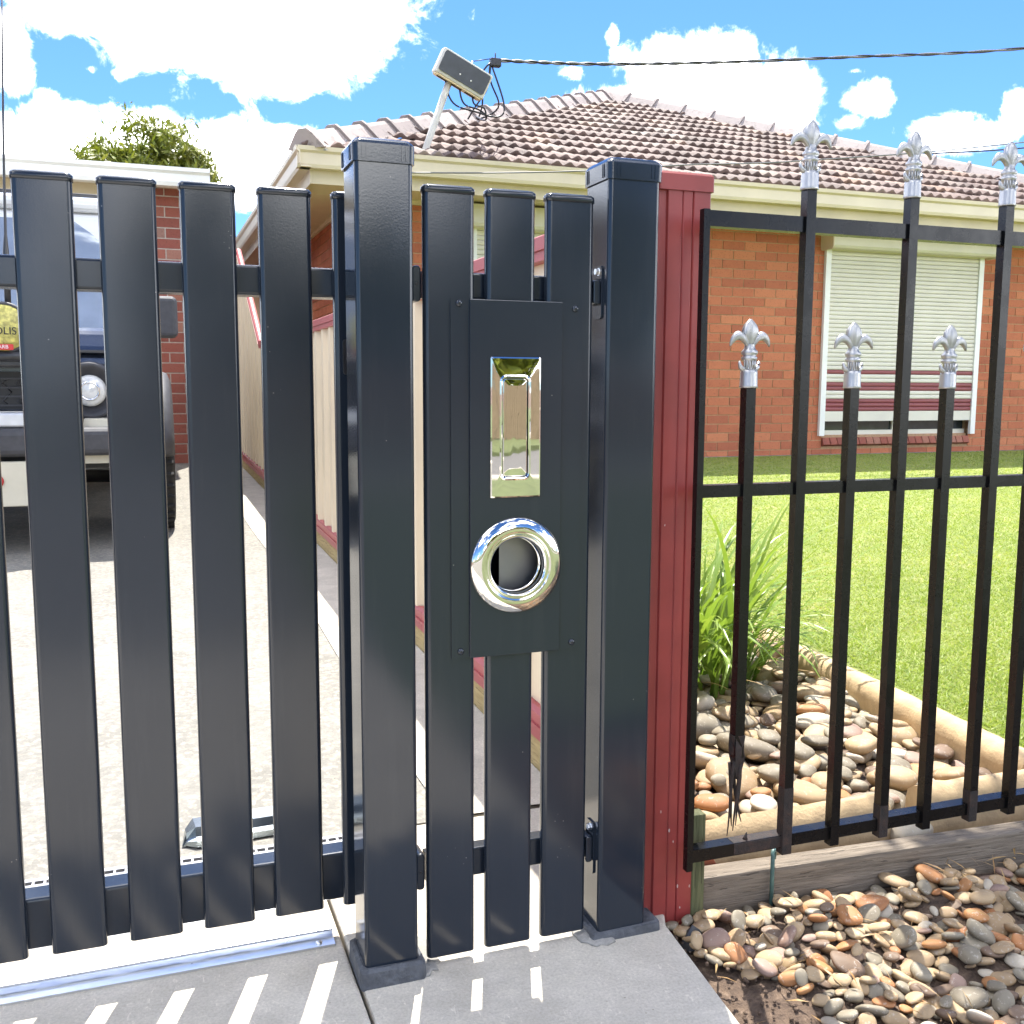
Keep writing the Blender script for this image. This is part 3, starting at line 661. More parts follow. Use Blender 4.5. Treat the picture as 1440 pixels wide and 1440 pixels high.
fe = thing('iron_fence', (0.757, 1.285, 0.09), 'black iron garden fence with silver fleur-de-lis spear tops', 'fence')
FX = lambda x: x - 0.757
part('stile', MB().box(-0.008, 0.002, -0.001, 0.011, 0.0, 0.978), 'iron', fe)
for z0, z1 in ((0.955, 0.977), (0.570, 0.588)):
    part('rail', MB().box(0.0022, 1.85, 0.0015, 0.0215, z0, z1), 'iron', fe)
part('rail', MB().box(0.0022, 1.85, 0.0015, 0.0235, 0.012, 0.032), 'iron', fe)
def finial_mesh():
    mb = MB()
    mb.lathe([(0.0128, 0.0), (0.0136, 0.001), (0.0128, 0.004), (0.0124, 0.022), (0.0118, 0.0255), (0.0095, 0.027)], 12, cap=True)
    mb.lathe([(0.0095, 0.026), (0.008, 0.032), (0.0085, 0.038), (0.0112, 0.041), (0.0115, 0.0445), (0.009, 0.046), (0.0118, 0.049), (0.0118, 0.053), (0.0085, 0.056), (0.0075, 0.06), (0.0075, 0.063)], 16)
    for k in range(7): # fluting on the neck
        a = PI + PI * (k + 0.5) / 7; mb.tube([(0.0088 * math.cos(a), 0.0088 * math.sin(a), 0.027), (0.0092 * math.cos(a), 0.0092 * math.sin(a), 0.040)], 0.0013, 5)
    for sx in (-1, 1):     # small flared leaves at the collar
        mb.tube(bez((sx * 0.007, 0, 0.027), (sx * 0.012, 0, 0.026), (sx * 0.0165, 0, 0.031), (sx * 0.0165, 0, 0.039), 6), [0.0045, 0.0045, 0.0042, 0.0038, 0.0032, 0.0024, 0.0012], 8)
    # centre petal: pointed, ridged front and back
    rings = []
    for z, w, t in ((0.058, 0.005, 0.0045), (0.064, 0.0065, 0.005), (0.070, 0.0108, 0.0062), (0.076, 0.0138, 0.0068), (0.081, 0.0146, 0.007), (0.087, 0.0130, 0.0064), (0.092, 0.0098, 0.0054), (0.096, 0.0055, 0.004), (0.099, 0.002, 0.002)):
        rings.append([(w, 0, z), (w * 0.62, -t * 0.85, z), (w * 0.22, -t * 0.62, z), (0, -t, z), (-w * 0.22, -t * 0.62, z), (-w * 0.62, -t * 0.85, z), (-w, 0, z), (-w * 0.5, t * 0.8, z), (0, t, z), (w * 0.5, t * 0.8, z)])
    mb.loft(rings, True)
    def smooth_path(P, n):
        Q = [Vector(P[0]) * 2 - Vector(P[1])] + [Vector(p) for p in P] + [Vector(P[-1]) * 2 - Vector(P[-2])]; out = []
        for i in range(1, len(Q) - 2):
            for k in range(n):
                t = k / n; a, b_, c, e = Q[i - 1], Q[i], Q[i + 1], Q[i + 2]
                out.append(0.5 * ((2 * b_) + (c - a) * t + (2 * a - 5 * b_ + 4 * c - e) * t * t + (3 * b_ - a - 3 * c + e) * t ** 3))
        return out + [Q[-2]]
    outer = smooth_path([(0.002, 0.061), (0.008, 0.074), (0.017, 0.0815), (0.026, 0.0795), (0.0325, 0.071), (0.0335, 0.0605)], 3)
    inner = smooth_path([(0.004, 0.055), (0.009, 0.0625), (0.015, 0.0675), (0.021, 0.0685), (0.0262, 0.0655), (0.0325, 0.0595)], 3)
    for sx in (-1, 1):     # side petals: broad curled lobes with a groove down the middle
        rings = []; n = len(outer)
        for i, (a, b_) in enumerate(zip(outer, inner)):
            t = 0.0062 * (0.75 + 0.35 * math.sin(PI * i / (n - 1))) * (1 - 0.55 * (i / (n - 1)) ** 3)
            q = lambda f, y: (sx * (a[0] + (b_[0] - a[0]) * f), y, a[1] + (b_[1] - a[1]) * f)
            rings.append([q(0, 0), q(0.2, -t * 0.9), q(0.5, -t * 0.55), q(0.78, -t), q(1, 0), q(0.75, t * 0.8), q(0.25, t * 0.8)])
        mb.loft(rings, True)
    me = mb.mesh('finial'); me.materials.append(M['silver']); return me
FIN = finial_mesh()
tall = MB().box(-0.008, 0.008, -0.003, 0.013, 0.002, 1.016).mesh('picket'); short = MB().box(-0.008, 0.008, -0.003, 0.013, 0.002, 0.730).mesh('picket')
rtall = MB().box(-0.008, 0.008, -0.003, 0.013, 0.002, 1.016).mesh('picket')
for me in (tall, short): me.materials.append(M['iron'])
def rustend(me, zl=0.17):
    me.materials.append(M['iron'])
for k in range(9):
    xs_, xt = 0.8335 + 0.1825 * k, 0.9255 + 0.1855 * k
    if k > 0:
        p = link('picket', short, None, fe, (FX(xs_), 0, 0)); link('finial', FIN, None, p, (0, 0.005, 0.729), (0, random.uniform(-.03, .03), random.uniform(-.06, .06)))
    p = link('picket', tall, None, fe, (FX(xt), 0, 0)); link('finial', FIN, None, p, (0, 0.005, 1.015), (0, random.uniform(-.02, .02), random.uniform(-.06, .06)))
    if k in (0, 2, 1):
        sl_ = part('rusted_sleeve', MB().box(-0.0084, 0.0084, -0.0034, 0.0134, 0.0015, 0.11 if k == 0 else 0.055), 'rust', p)
# the first short picket has rusted through above the bottom rail
p = part('picket', MB().box(-0.008, 0.008, -0.003, 0.013, 0.17, 0.730), 'iron', fe, (FX(0.8335), 0, 0)); link('finial', FIN, None, p, (0, 0.005, 0.729))
p['label'] = 'short picket rusted through above the bottom rail'
mb = MB()
mb.loft([[(x + random.uniform(-.002, .002), y + random.uniform(-.002, .002), z) for x, y in rrect(-0.0088 * s, 0.0088 * s, 0.005 - 0.0088 * s, 0.005 + 0.0088 * s, 0.002, 1)] for z, s in ((0.205, 1.02), (0.185, 1.03), (0.170, 1.0), (0.150, 0.72), (0.135, 0.4))], False)
for pts in (((-0.006, 0.0, 0.165), (-0.012, 0.002, 0.13), (-0.010, 0.0, 0.09), (-0.013, 0.004, 0.045)), ((0.004, 0.0, 0.16), (0.002, 0.0, 0.115), (-0.004, 0.001, 0.08), (-0.003, 0.004, 0.052)),
            ((0.007, 0.006, 0.16), (0.010, 0.006, 0.13), (0.004, 0.004, 0.10), (0.001, 0.003, 0.06)), ((-0.002, 0.01, 0.15), (0.0, 0.008, 0.11), (0.006, 0.006, 0.085), (0.014, 0.008, 0.062)), ((-0.008, 0.01, 0.16), (-0.005, 0.008, 0.12), (-0.007, 0.006, 0.075), (-0.004, 0.006, 0.058))):
    mb.tube(bez(*pts, 8), [0.0036, 0.0032, 0.003, 0.0027, 0.0024, 0.002, 0.0016, 0.0012, 0.0006], 5)
part('rust_shreds', mb, 'rust', p)
mb = MB(); mb.tube([(0.099, 0.008, 0.031), (0.0995, 0.008, 0.036), (0.1005, 0.007, 0.044)], [0.005, 0.003, 0.0008], 6); part('rust_stub', mb, 'rust', fe)
mb = MB(); mb.loft([[(x, y, z) for y, z in rrect(0.0008, 0.0242, 0.0114, 0.0326, 0.003, 2)] for x in (0.075, 0.12, 0.17)], False); part('rusted_sleeve', mb, 'rust', fe)

# steel fence along the driveway
sf = thing('steel_fence', (0.786, 1.42, 0.0), 'cream ribbed steel sheet fence with red rails along the driveway', 'fence')
def top_z(y): return 1.12 if y < 7.2 else min(1.92, 1.12 + (y - 7.2) * 0.53)
def sheet(y0, y1):
    mb = MB(); prof = []; y = y0; pitch = 0.19
    k = 0
    while y < y1 - 1e-6:
        for dy, dx in ((0.0, 0.0), (0.06, 0.0), (0.075, -0.018), (0.115, -0.018), (0.13, 0.0), (0.16, 0.0), (0.165, -0.004), (0.175, -0.004), (0.18, 0.0)):
            if y + dy < y1: prof.append((y + dy, dx))
        y += pitch
    prof.append((y1, 0.0)); vs = []; fs = []
    for yy_, dx in prof:
        vs += [(dx, yy_ - 1.42, 0.10 + drive_z(yy_)), (dx, yy_ - 1.42, top_z(yy_) - 0.012)]
    for i in range(len(prof) - 1): fs.append((2 * i, 2 * i + 2, 2 * i + 3, 2 * i + 1))
    return mb.add(vs, fs)
seams = [1.42, 2.9, 4.35, 5.8, 7.2, 8.7, 10.2, 11.6]
for a, b_ in zip(seams[:-1], seams[1:]):
    part('sheet', sheet(a, b_), 'colorbond', sf)
    za, zb = top_z(a), top_z(b_); y0, y1 = a - 1.42 + 0.001, b_ - 1.42 - 0.001
    def rail(name, zz0, zz1, h, dx):
        rings = [[(x, y, z + dz) for x, dz in ((-0.024 - dx, 0.0), (0.014 + dx, 0.0), (0.014 + dx, h), (0.0, h + 0.006), (-0.012, h + 0.006), (-0.024 - dx, h))] for y, z in ((y0, zz0), (y1, zz1))]
        o = part(name, MB().loft(rings, False), 'railred', sf)
        lip = [[(x, y, z + dz) for x, dz in ((-0.029 - dx, h * .42), (-0.0242 - dx, h * .42), (-0.0242 - dx, h * .58), (-0.029 - dx, h * .58))] for y, z in ((y0, zz0), (y1, zz1))]
        part('rail_lip', MB().loft(lip, False), 'railred', o)
    rail('top_rail', za - 0.05, zb - 0.05, 0.048, 0.0); rail('base_rail', 0.068 + drive_z(a), 0.068 + drive_z(b_), 0.055, 0.0)
    part('plinth_board', MB().loft([[(x, y, z) for x, z in ((-0.018, drive_z(yy_) - 0.03), (0.012, drive_z(yy_) - 0.03), (0.012, drive_z(yy_) + 0.066), (-0.018, drive_z(yy_) + 0.066))] for y, yy_ in ((y0, a), (y1, b_))], False), 'plinth', sf)

# floor track, drain and offcut
tr = thing('gate_track', (-1.2, 1.414, 0.0), 'galvanised steel floor track screwed to the concrete under the sliding gate', 'gate track')
pts = [(0.0, 0.0), (0.0, 0.003), (0.020, 0.003), (0.0225, 0.0045), (0.026, 0.010), (0.032, 0.0125), (0.038, 0.010), (0.0415, 0.0045), (0.044, 0.003), (0.054, 0.003), (0.054, 0.0)]
t_ = part('rail', MB().prism([(a, b_) for a, b_ in pts][::-1], 0.0, 1.438, 'x'), 'galv', tr); auto_smooth(t_.data, 30)
for x in (0.5, 0.98, 1.415):
    b = part('screw', MB().lathe([(0.0001, 0.0065), (0.004, 0.006), (0.005, 0.0045), (0.005, 0.003)], 12, 'z', (x, 0.010, 0)), 'galv', tr)
dr = thing('slot_drain', (-1.2, 1.750, 0.0), 'steel slotted drain grate across the driveway behind the gate', 'drain')
part('edge_strip', MB().box(0.0, 1.53, 0.0005, 0.010, -0.03, 0.0012), 'grate', dr); part('edge_strip', MB().box(0.0, 1.53, 0.0225, 0.0328, -0.03, 0.0012), 'grate', dr)
part('channel', MB().box(0.0, 1.53, 0.0102, 0.0223, -0.06, -0.045), 'dark', dr)
me = MB().box(-0.002, 0.002, 0.0102, 0.0223, -0.02, 0.0005).mesh('bar')
for i in range(85): link('bar', me, 'grate', dr, (0.01 + i * 0.018, 0, 0))
oc = thing('metal_offcut', (0.05, 1.81, 0.0), 'glossy dark metal offcut lying on the driveway behind the slot drain', 'offcut', rot=(0, 0, R(4)))
mb = MB(); rings = []
for x, w, h, y in ((-0.012, 0.003, 0.006, 0.012), (-0.004, 0.016, 0.024, 0.026), (0.012, 0.034, 0.034, 0.03), (0.05, 0.036, 0.034, 0.03), (0.10, 0.036, 0.033, 0.03), (0.175, 0.036, 0.032, 0.03)):
    rings.append([(x, y - w, 0.004), (x, y - w * 0.95, h * 0.45), (x, y - w * 0.6, h * 0.55), (x, y - w * 0.45, h), (x, y + w * 0.9, h * 0.95), (x, y + w, 0.004)])
part('channel', mb.loft(rings, False), 'tray', oc)

# ------------------------------------------------------------------ timber edging, stakes, kerb edging
sl_o = part('sleeper', MB().box(0, 2.2, 0, 0.042, -0.07, 0.040), 'sleeper', None, (0.811, 1.342, 0.002), (0, R(0.1), R(-3.2)))
bevel(sl_o, 0.004); tag(sl_o, 'long weathered grey timber sleeper along the bottom of the iron fence', 'sleeper')
st = part('timber_stake', MB().box(-0.012, 0.011, -0.012, 0.012, -0.06, 0.155), 'stake', None, (0.798, 1.343, 0.0), (0, 0, R(-3)))
bevel(st, 0.002); tag(st, 'short mossy green timber stake beside the maroon post', 'stake')
hk = MB(); hk.tube([(0, 0, -0.03), (0, 0, 0.068)] + [(0.006 - 0.006 * math.cos(a), 0.004 * a, 0.068 + 0.006 * math.sin(a)) for a in (0.5, 1.0, 1.57, 2.1, 2.6, 3.1)] + [(0.012, 0.014, 0.055)], 0.0034, 8)
o = part('wire_hook', hk, 'hook', None, (0.932, 1.327, 0.0)); tag(o, 'green coated wire peg hooked over the timber sleeper', 'peg')
def edging(name, p0, p1, h, w, label):
    d = Vector((p1[0] - p0[0], p1[1] - p0[1], 0)); L = d.length
    prof = [(0, -0.05), (0, h * 0.62), (0.006, h * 0.82), (0.018, h * 0.95), (w * 0.5, h), (w - 0.018, h * 0.95), (w - 0.006, h * 0.82), (w, h * 0.6), (w, -0.05)]
    rnd = random.Random(int(L * 1000)); ns = max(4, int(L / 0.04)); rings = []
    for i in range(ns + 1):
        x = L * i / ns; rings.append([(x, a + rnd.uniform(-.0015, .0015), b_ + rnd.uniform(-.0015, .0015)) for a, b_ in prof])
    o = part(name, MB().loft(rings, True), 'edging', None, (p0[0], p0[1], 0), (0, 0, math.atan2(d.y, d.x))); auto_smooth(o.data, 60)
    return tag(o, label, 'edging')
edging('cement_edging', (0.812, 1.400), (1.232, 1.400), 0.096, 0.052, 'cream cement edging block behind the sleeper and the broken picket')
edging('cement_edging', (1.312, 1.400), (3.1, 1.36), 0.096, 0.062, 'cream cement edging block along the lawn corner after the gap')
edging('cement_edging', (0.868, 1.452), (0.868, 2.7), 0.085, 0.05, 'cream cement edging running beside the steel fence into the bed')
edging('cement_edging', (edge_x(1.462) + 0.02, 1.462), (edge_x(2.85) + 0.02, 2.85), 0.100, 0.072, 'cream cement edging between the stone bed and the lawn')
o = part('terracotta_shard', MB().prism([(0, -0.03), (0.062, -0.03), (0.060, 0.035), (0.05, 0.052), (0.034, 0.061), (0.0, 0.064)], 0.0, 0.010, 'y'), 'terracotta', None, (0.806, 1.3865, 0.0))
bevel(o, 0.002); tag(o, 'broken terracotta shard between the sleeper and the edging', 'shard')
mb = MB(); mb.add([(0, 0, 0), (0.035, -0.01, 0.004), (0.03, 0.02, 0.0), (0.012, 0.012, 0.035), (0.004, 0.02, 0.02), (-0.01, 0.012, 0.0), (0.02, 0.004, 0.03)], [(0, 1, 6), (0, 6, 3), (1, 2, 6), (2, 3, 6), (0, 3, 5), (3, 4, 5), (2, 4, 3)])
o = part('plastic_scrap', mb, 'plastic', None, (0.748, 1.27, -0.03)); sol = o.modifiers.new('t', 'SOLIDIFY'); sol.thickness = 0.0008
tag(o, 'crumpled black plastic scrap on the soil at the foot of the maroon post', 'scrap')

# ------------------------------------------------------------------ river stones
def stone_mesh(seed):
    bm = bmesh.new(); bmesh.ops.create_icosphere(bm, subdivisions=3, radius=1.0); rnd = random.Random(seed)
    ks = [(Vector((rnd.gauss(0, 1), rnd.gauss(0, 1), rnd.gauss(0, 1))), rnd.uniform(0, 6)) for _ in range(5)]
    sq = rnd.uniform(2.1, 2.8)
    for v in bm.verts:
        d = v.co.normalized()
        e = (abs(d.x) ** sq + abs(d.y) ** sq + abs(d.z) ** sq) ** (-1 / sq)
        v.co = d * e * (1 + 0.055 * sum(math.sin(1.6 * k.dot(d) + p) for k, p in ks))
        if rnd.random() < 0: pass
    for f in bm.faces: f.smooth = True
    me = bpy.data.meshes.new('stone'); bm.to_mesh(me); bm.free(); return me
SM = [stone_mesh(s) for s in range(9)]
SMC = {}
def stone_of(colour, i):
    if (colour, i) not in SMC:
        me = SM[i].copy(); me.materials.append(M['stone ' + colour]); SMC[(colour, i)] = me
    return SMC[(colour, i)]
def darts(n, inside, rfun, sep=0.86, tries=60000, pts=None):
    out = [] if pts is None else pts; cell = 0.12; gridd = {}
    for _ in range(tries):
        x, y = inside(); r = rfun()
        gx, gy = int(x / cell), int(y / cell); good = True
        for i in (-1, 0, 1):
            for j in (-1, 0, 1):
                for (a, b_, q) in gridd.get((gx + i, gy + j), ()):
                    if (a - x) ** 2 + (b_ - y) ** 2 < ((q + r) * sep) ** 2: good = False; break
                if not good: break
            if not good: break
        if good:
            out.append((x, y, r)); gridd.setdefault((gx, gy), []).append((x, y, r))
            if len(out) >= n: break
    return out
def place_stones(name, spots, zfun, palette, labelf, limit, flat=(0.32, 0.5), tilt=14):
    vis = []
    for (x, y, r, lift) in spots:
        p = proj((x, y, zfun(x, y)))
        inside = -10 < p[0] < 1450 and -10 < p[1] < 1450
        vis.append((r / p[2] if inside else 0, (x, y, r, lift)))
    vis.sort(key=lambda t: -t[0])
    names, weights = zip(*palette)
    joined = {}
    for i, (s, (x, y, r, lift)) in enumerate(vis):
        c = random.choices(names, weights)[0]; me = stone_of(c, random.randrange(9))
        asp = random.uniform(0.62, 0.95); fl = random.uniform(*flat)
        sc_ = Vector((r * 1.08, r * asp * 1.08, r * fl)); rot = Euler((R(random.gauss(0, tilt)), R(random.gauss(0, tilt)), random.uniform(0, 2 * PI)))
        loc = Vector((x, y, zfun(x, y) + sc_.z * 0.72 + lift))
        if i < limit and s > 0:
            o = link(name, me, None, None, loc, rot); o.scale = sc_
            lab = labelf(c, x, y, r, lift); tag(o, lab, 'stone', lab + ', set')
        else: joined.setdefault(c, []).append((me, Matrix.LocRotScale(loc, rot, sc_)))
    for c, lst in joined.items():
        bm = bmesh.new()
        for me, mt in lst:
            t = SM[0]; k = len(bm.verts); bm.from_mesh(me); bm.verts.ensure_lookup_table()
            bmesh.ops.transform(bm, matrix=mt, verts=bm.verts[k:])
        mj = bpy.data.meshes.new(name + 's'); bm.to_mesh(mj); bm.free()
        o = link(name + 's', mj, 'stone ' + c); tag(o, 'remaining loose %s %ss of the same strip' % (c, name.replace('_', ' ')), 'stones', kind='stuff')
def fg_in():
    while True:
        x, y = random.uniform(0.72, 2.15), random.uniform(0.6, 1.33)
        lim = 0.80 + 0.05 * math.sin(y * 13) - 0.14 * max(0, (y - 1.13)) * 3
        if y > 1.327 - 0.055 * (x - 0.816): continue
        if x < max(lim, 0.745): continue
        return x, y
low = darts(1650, fg_in, lambda: random.choice((0.009, 0.011, 0.013, 0.015, 0.017, 0.019)), 0.64)
top = darts(500, fg_in, lambda: random.choice((0.011, 0.013, 0.016, 0.018, 0.022)), 0.86)
gz = lambda x, y: -0.042 + 0.022 * min(1, max(0, (y - 1.02) / 0.26)) + 0.012 * math.sin(x * 23 + y * 11) * math.sin(y * 19)
place_stones('pebble', [(x, y, r, 0.0) for x, y, r in low] + [(x, y, r, 0.011) for x, y, r in top], gz,
             [('tan', 8), ('grey', 3.8), ('orange brown', 2.6), ('pale cream', 1), ('dark brown', 2.2), ('pinkish', 1)],
             lambda c, x, y, r, lift: ('small ' if r < 0.0125 else 'big ' if r > 0.0165 else '') + c + ' river pebble' + (' atop others' if lift > 0 else '') + (' against the timber sleeper' if y > 1.25 - 0.055 * (x - 0.816) else ' at the edge of the bare soil' if x < 0.93 else ' in the loose strip outside the fence'), 300, tilt=20)
def bed_in():
    while True:
        x, y = random.uniform(0.90, 1.78), random.uniform(1.475, 2.75)
        if x > edge_x(y) - 0.045: continue
        return x, y
bz = lambda x, y: 0.004 + 0.025 * min(1.2, max(0, y - 1.4))
big = darts(46, bed_in, lambda: random.choice((0.036, 0.042, 0.05, 0.058)), 0.95, 20000)
big2 = darts(640, bed_in, lambda: random.choice((0.016, 0.02, 0.024, 0.028, 0.032)), 0.70, 60000, list(big)); 
spots = [(x, y, r, 0.004) for x, y, r in big]
for (x, y, r) in big2[len(big):]:
    inb = any((x - a) ** 2 + (y - b_) ** 2 < (q * 0.8) ** 2 for a, b_, q in big)
    if not inb: spots.append((x, y, r, 0.0))
top = darts(120, bed_in, lambda: random.choice((0.018, 0.022, 0.026, 0.03, 0.036)), 0.95, 20000)
spots += [(x, y, r, 0.024) for x, y, r in top]
spots = [s for s in spots if not (s[2] > 0.03 and (s[0] < 0.93 or s[1] < 1.5))]
place_stones('river_stone', spots, bz, [('tan', 7), ('grey', 4), ('pale cream', 1.6), ('pinkish', 1), ('orange brown', 0.6), ('dark brown', 1)],
             lambda c, x, y, r, lift: ('very large ' if r > 0.034 else 'small ' if r < 0.021 else '') + c + ' river stone ' + ('perched on others ' if lift > 0.01 else '') + ('beside the strap-leaf plant' if (x - 1.36) ** 2 + (y - 2.4) ** 2 < 0.16 else 'along the edging by the lawn' if x > edge_x(y) - 0.16 else 'behind the front cement edging' if y < 1.62 else 'in the middle of the garden bed'), 280, (0.36, 0.55), 11)
o = link('river_stone', stone_of('pale cream', 3), None, None, (1.272, 1.402, 0.022), (0, R(8), 0.2)); o.scale = (0.05, 0.036, 0.028)
tag(o, 'large pale river stone wedged in the gap between two edging blocks', 'stone')
# fine grit between the stones
def grit(name, n, inside, zf, label):
    bm = bmesh.new()
    for _ in range(n):
        x, y = inside(); r = random.uniform(0.0015, 0.004); k = len(bm.verts)
        bmesh.ops.create_icosphere(bm, subdivisions=1, radius=r); bm.verts.ensure_lookup_table()
        bmesh.ops.translate(bm, vec=(x, y, zf(x, y) + r * 0.3), verts=bm.verts[k:])
    me = bpy.data.meshes.new(name); bm.to_mesh(me); bm.free(); tag(link(name, me, 'soil'), label, 'grit', kind='stuff')
def soil_in():
    y = random.uniform(0.85, 1.32); return random.uniform(0.72 + (y - 1.3) * 0.1, 0.9), y
grit('grit', 350, soil_in, gz, 'fine grit and crumbs on the bare soil beside the footpath')

# ------------------------------------------------------------------ strap-leaf plant
pl = thing('strap_leaf_plant', (1.375, 2.40, 0.02), 'bushy green strap-leaf plant in the stone bed beside the fence', 'plant')
def strap_mesh(L, bend, w, seed, n=9):
    rnd = random.Random(seed); mb = MB(); rows = []; side = rnd.uniform(-.15, .15)
    for i in range(n + 1):
        t = i / n; a = R(8) + bend * t ** 1.5
        if i == 0: x, z = 0.0, 0.0
        else: x += L / n * math.sin(a); z += L / n * math.cos(a)
        ww = w * min(1, t * 6 + 0.5) * (1 - t) ** 0.55 + 0.0006
        y = side * t * t * L
        rows.append([(x, y - ww, z + ww * 0.35), (x, y, z), (x, y + ww, z + ww * 0.35)])
    mb.loft(rows, True, False, False); me = mb.mesh('leaf', False); me.materials.append(M['strap']); return me
SV = [strap_mesh(L, b_, w, i) for i, (L, b_, w) in enumerate([(0.42, 1.2, 0.006), (0.46, 1.6, 0.0065), (0.38, 2.1, 0.006), (0.5, 1.0, 0.007), (0.34, 2.4, 0.0055), (0.44, 0.7, 0.006), (0.36, 1.7, 0.005), (0.3, 2.0, 0.006)])]
for i in range(300):
    a = random.uniform(0, 2 * PI); rr = 0.2 * math.sqrt(random.random())
    me = random.choice(SV)
    o = link('leaf', me, None, pl, (rr * math.cos(a) * 1.05, rr * math.sin(a), 0.0), (random.gauss(0, 0.16), random.gauss(0, 0.16), a + random.gauss(0, 0.7)))
    s = random.uniform(0.8, 1.25); o.scale = (s, s * 1.2, s)
for me_i in range(3):
    me = SV[4 + me_i].copy(); me.materials.clear(); me.materials.append(M['deadleaf'])
    for k in range(7):
        a = random.uniform(PI, 2.1 * PI); o = link('dry_leaf', me, None, pl, (0.13 * math.cos(a), 0.13 * math.sin(a), 0.0), (0, random.uniform(0.4, 0.9), a + random.gauss(0, 0.4))); o.scale = (0.6,) * 3

# ------------------------------------------------------------------ brick house
HX0, HX1, HY = 1.72, 9.98, 8.55
house = thing('brick_house', (HX0, HY, 0.10), 'orange brick house with tiled hip roof and roller shutters behind the lawn', 'house')
def HL(x, y, z): return (x - HX0, y - HY, z - 0.10)
Z0, PITCH = 0.128, 0.0862
WIN = [(2.75, 4.62), (6.395, 8.255)]
WZ0, WZ1 = 0.345, 2.20
wall = MB()
def wbox(x0, x1, y0, y1, z0, z1, mb=wall): mb.box(x0 - HX0, x1 - HX0, y0 - HY, y1 - HY, z0 - 0.1, z1 - 0.1)
wbox(HX0 + .006, WIN[0][0], HY + .006, HY + .12, 0.0, 2.38); wbox(WIN[0][1], WIN[1][0], HY + .006, HY + .12, 0.0, 2.38); wbox(WIN[1][1], HX1, HY + .006, HY + .12, 0.0, 2.38)
for a, b_ in WIN: wbox(a, b_, HY + .006, HY + .12, 0.0, WZ0 - 0.06); wbox(a, b_, HY + .006, HY + .12, WZ1, 2.38)
wbox(HX0 + .006, HX0 + .12, HY + .12, 19.0, 0.0, 2.38)
wallo = part('wall', wall, 'mortar', house)
def brick_mesh(L, H, D, mat):
    me = MB().box(0, L, 0, D, 0, H).mesh('brick'); me.materials.append(M[mat]); return me
BM = {}
def brick_obj(L, mat, parent, loc, H=0.076, D=0.05):
    k = (round(L, 3), mat, H)
    if k not in BM: BM[k] = brick_mesh(L, H, D, mat)
    return link('brick', BM[k], None, parent, loc)
def brick_rows(z0, z1, pitch, intervals, off, L=0.24):
    out = []; r = 0; z = z0
    while z < z1:
        for (a, b_) in intervals(z + pitch / 2):
            k = math.floor((a - off) / L) - 1
            while True:
                s = off + k * L + (L / 2 if r % 2 else 0); e = s + L - 0.010
                k += 1
                if s >= b_ - 0.02: break
                s2, e2 = max(s, a), min(e, b_)
                if e2 - s2 > 0.035: out.append((s2, e2, z))
        z += pitch; r += 1
    return out
def house_iv(z):
    iv = []; cuts = [] if z > WZ1 or z < 0.20 else WIN
    x = HX0
    for a, b_ in cuts: iv.append((x, a)); x = b_
    iv.append((x, HX1)); return iv
rows = brick_rows(Z0, 2.34, PITCH, house_iv, HX0)
seen, unseen = [], []
for (s, e, z) in rows:
    p = proj(((s + e) / 2, HY, z)); x = p[0]
    (seen if ((990 < x < 1450 or 560 < x < 600 or 430 < x < 486) and not (z > 2.28)) else unseen).append((s, e, z))
unseen += seen[300:]; seen = seen[:300]
jit = random.Random(3)
for (s, e, z) in seen: brick_obj(e - s, 'brick', wallo, (s - HX0, jit.uniform(-.0015, .0015), z - 0.1))
mb = MB()
for (s, e, z) in unseen: wbox(s, e, HY, HY + .05, z, z + .076, mb)
for (s, e, z) in brick_rows(Z0, 2.34, PITCH, lambda z: [(HY + .11, 14.0)], HY + 0.11): wbox(HX0, HX0 + .05, s, e, z, z + .076, mb)
tag(part('bricks', mb, 'brick_s', wallo), kind='stuff')
part('footing', MB().box(-0.02, HX1 - HX0, -0.035, 0.004, -0.1, 0.055), 'plinthc', house)
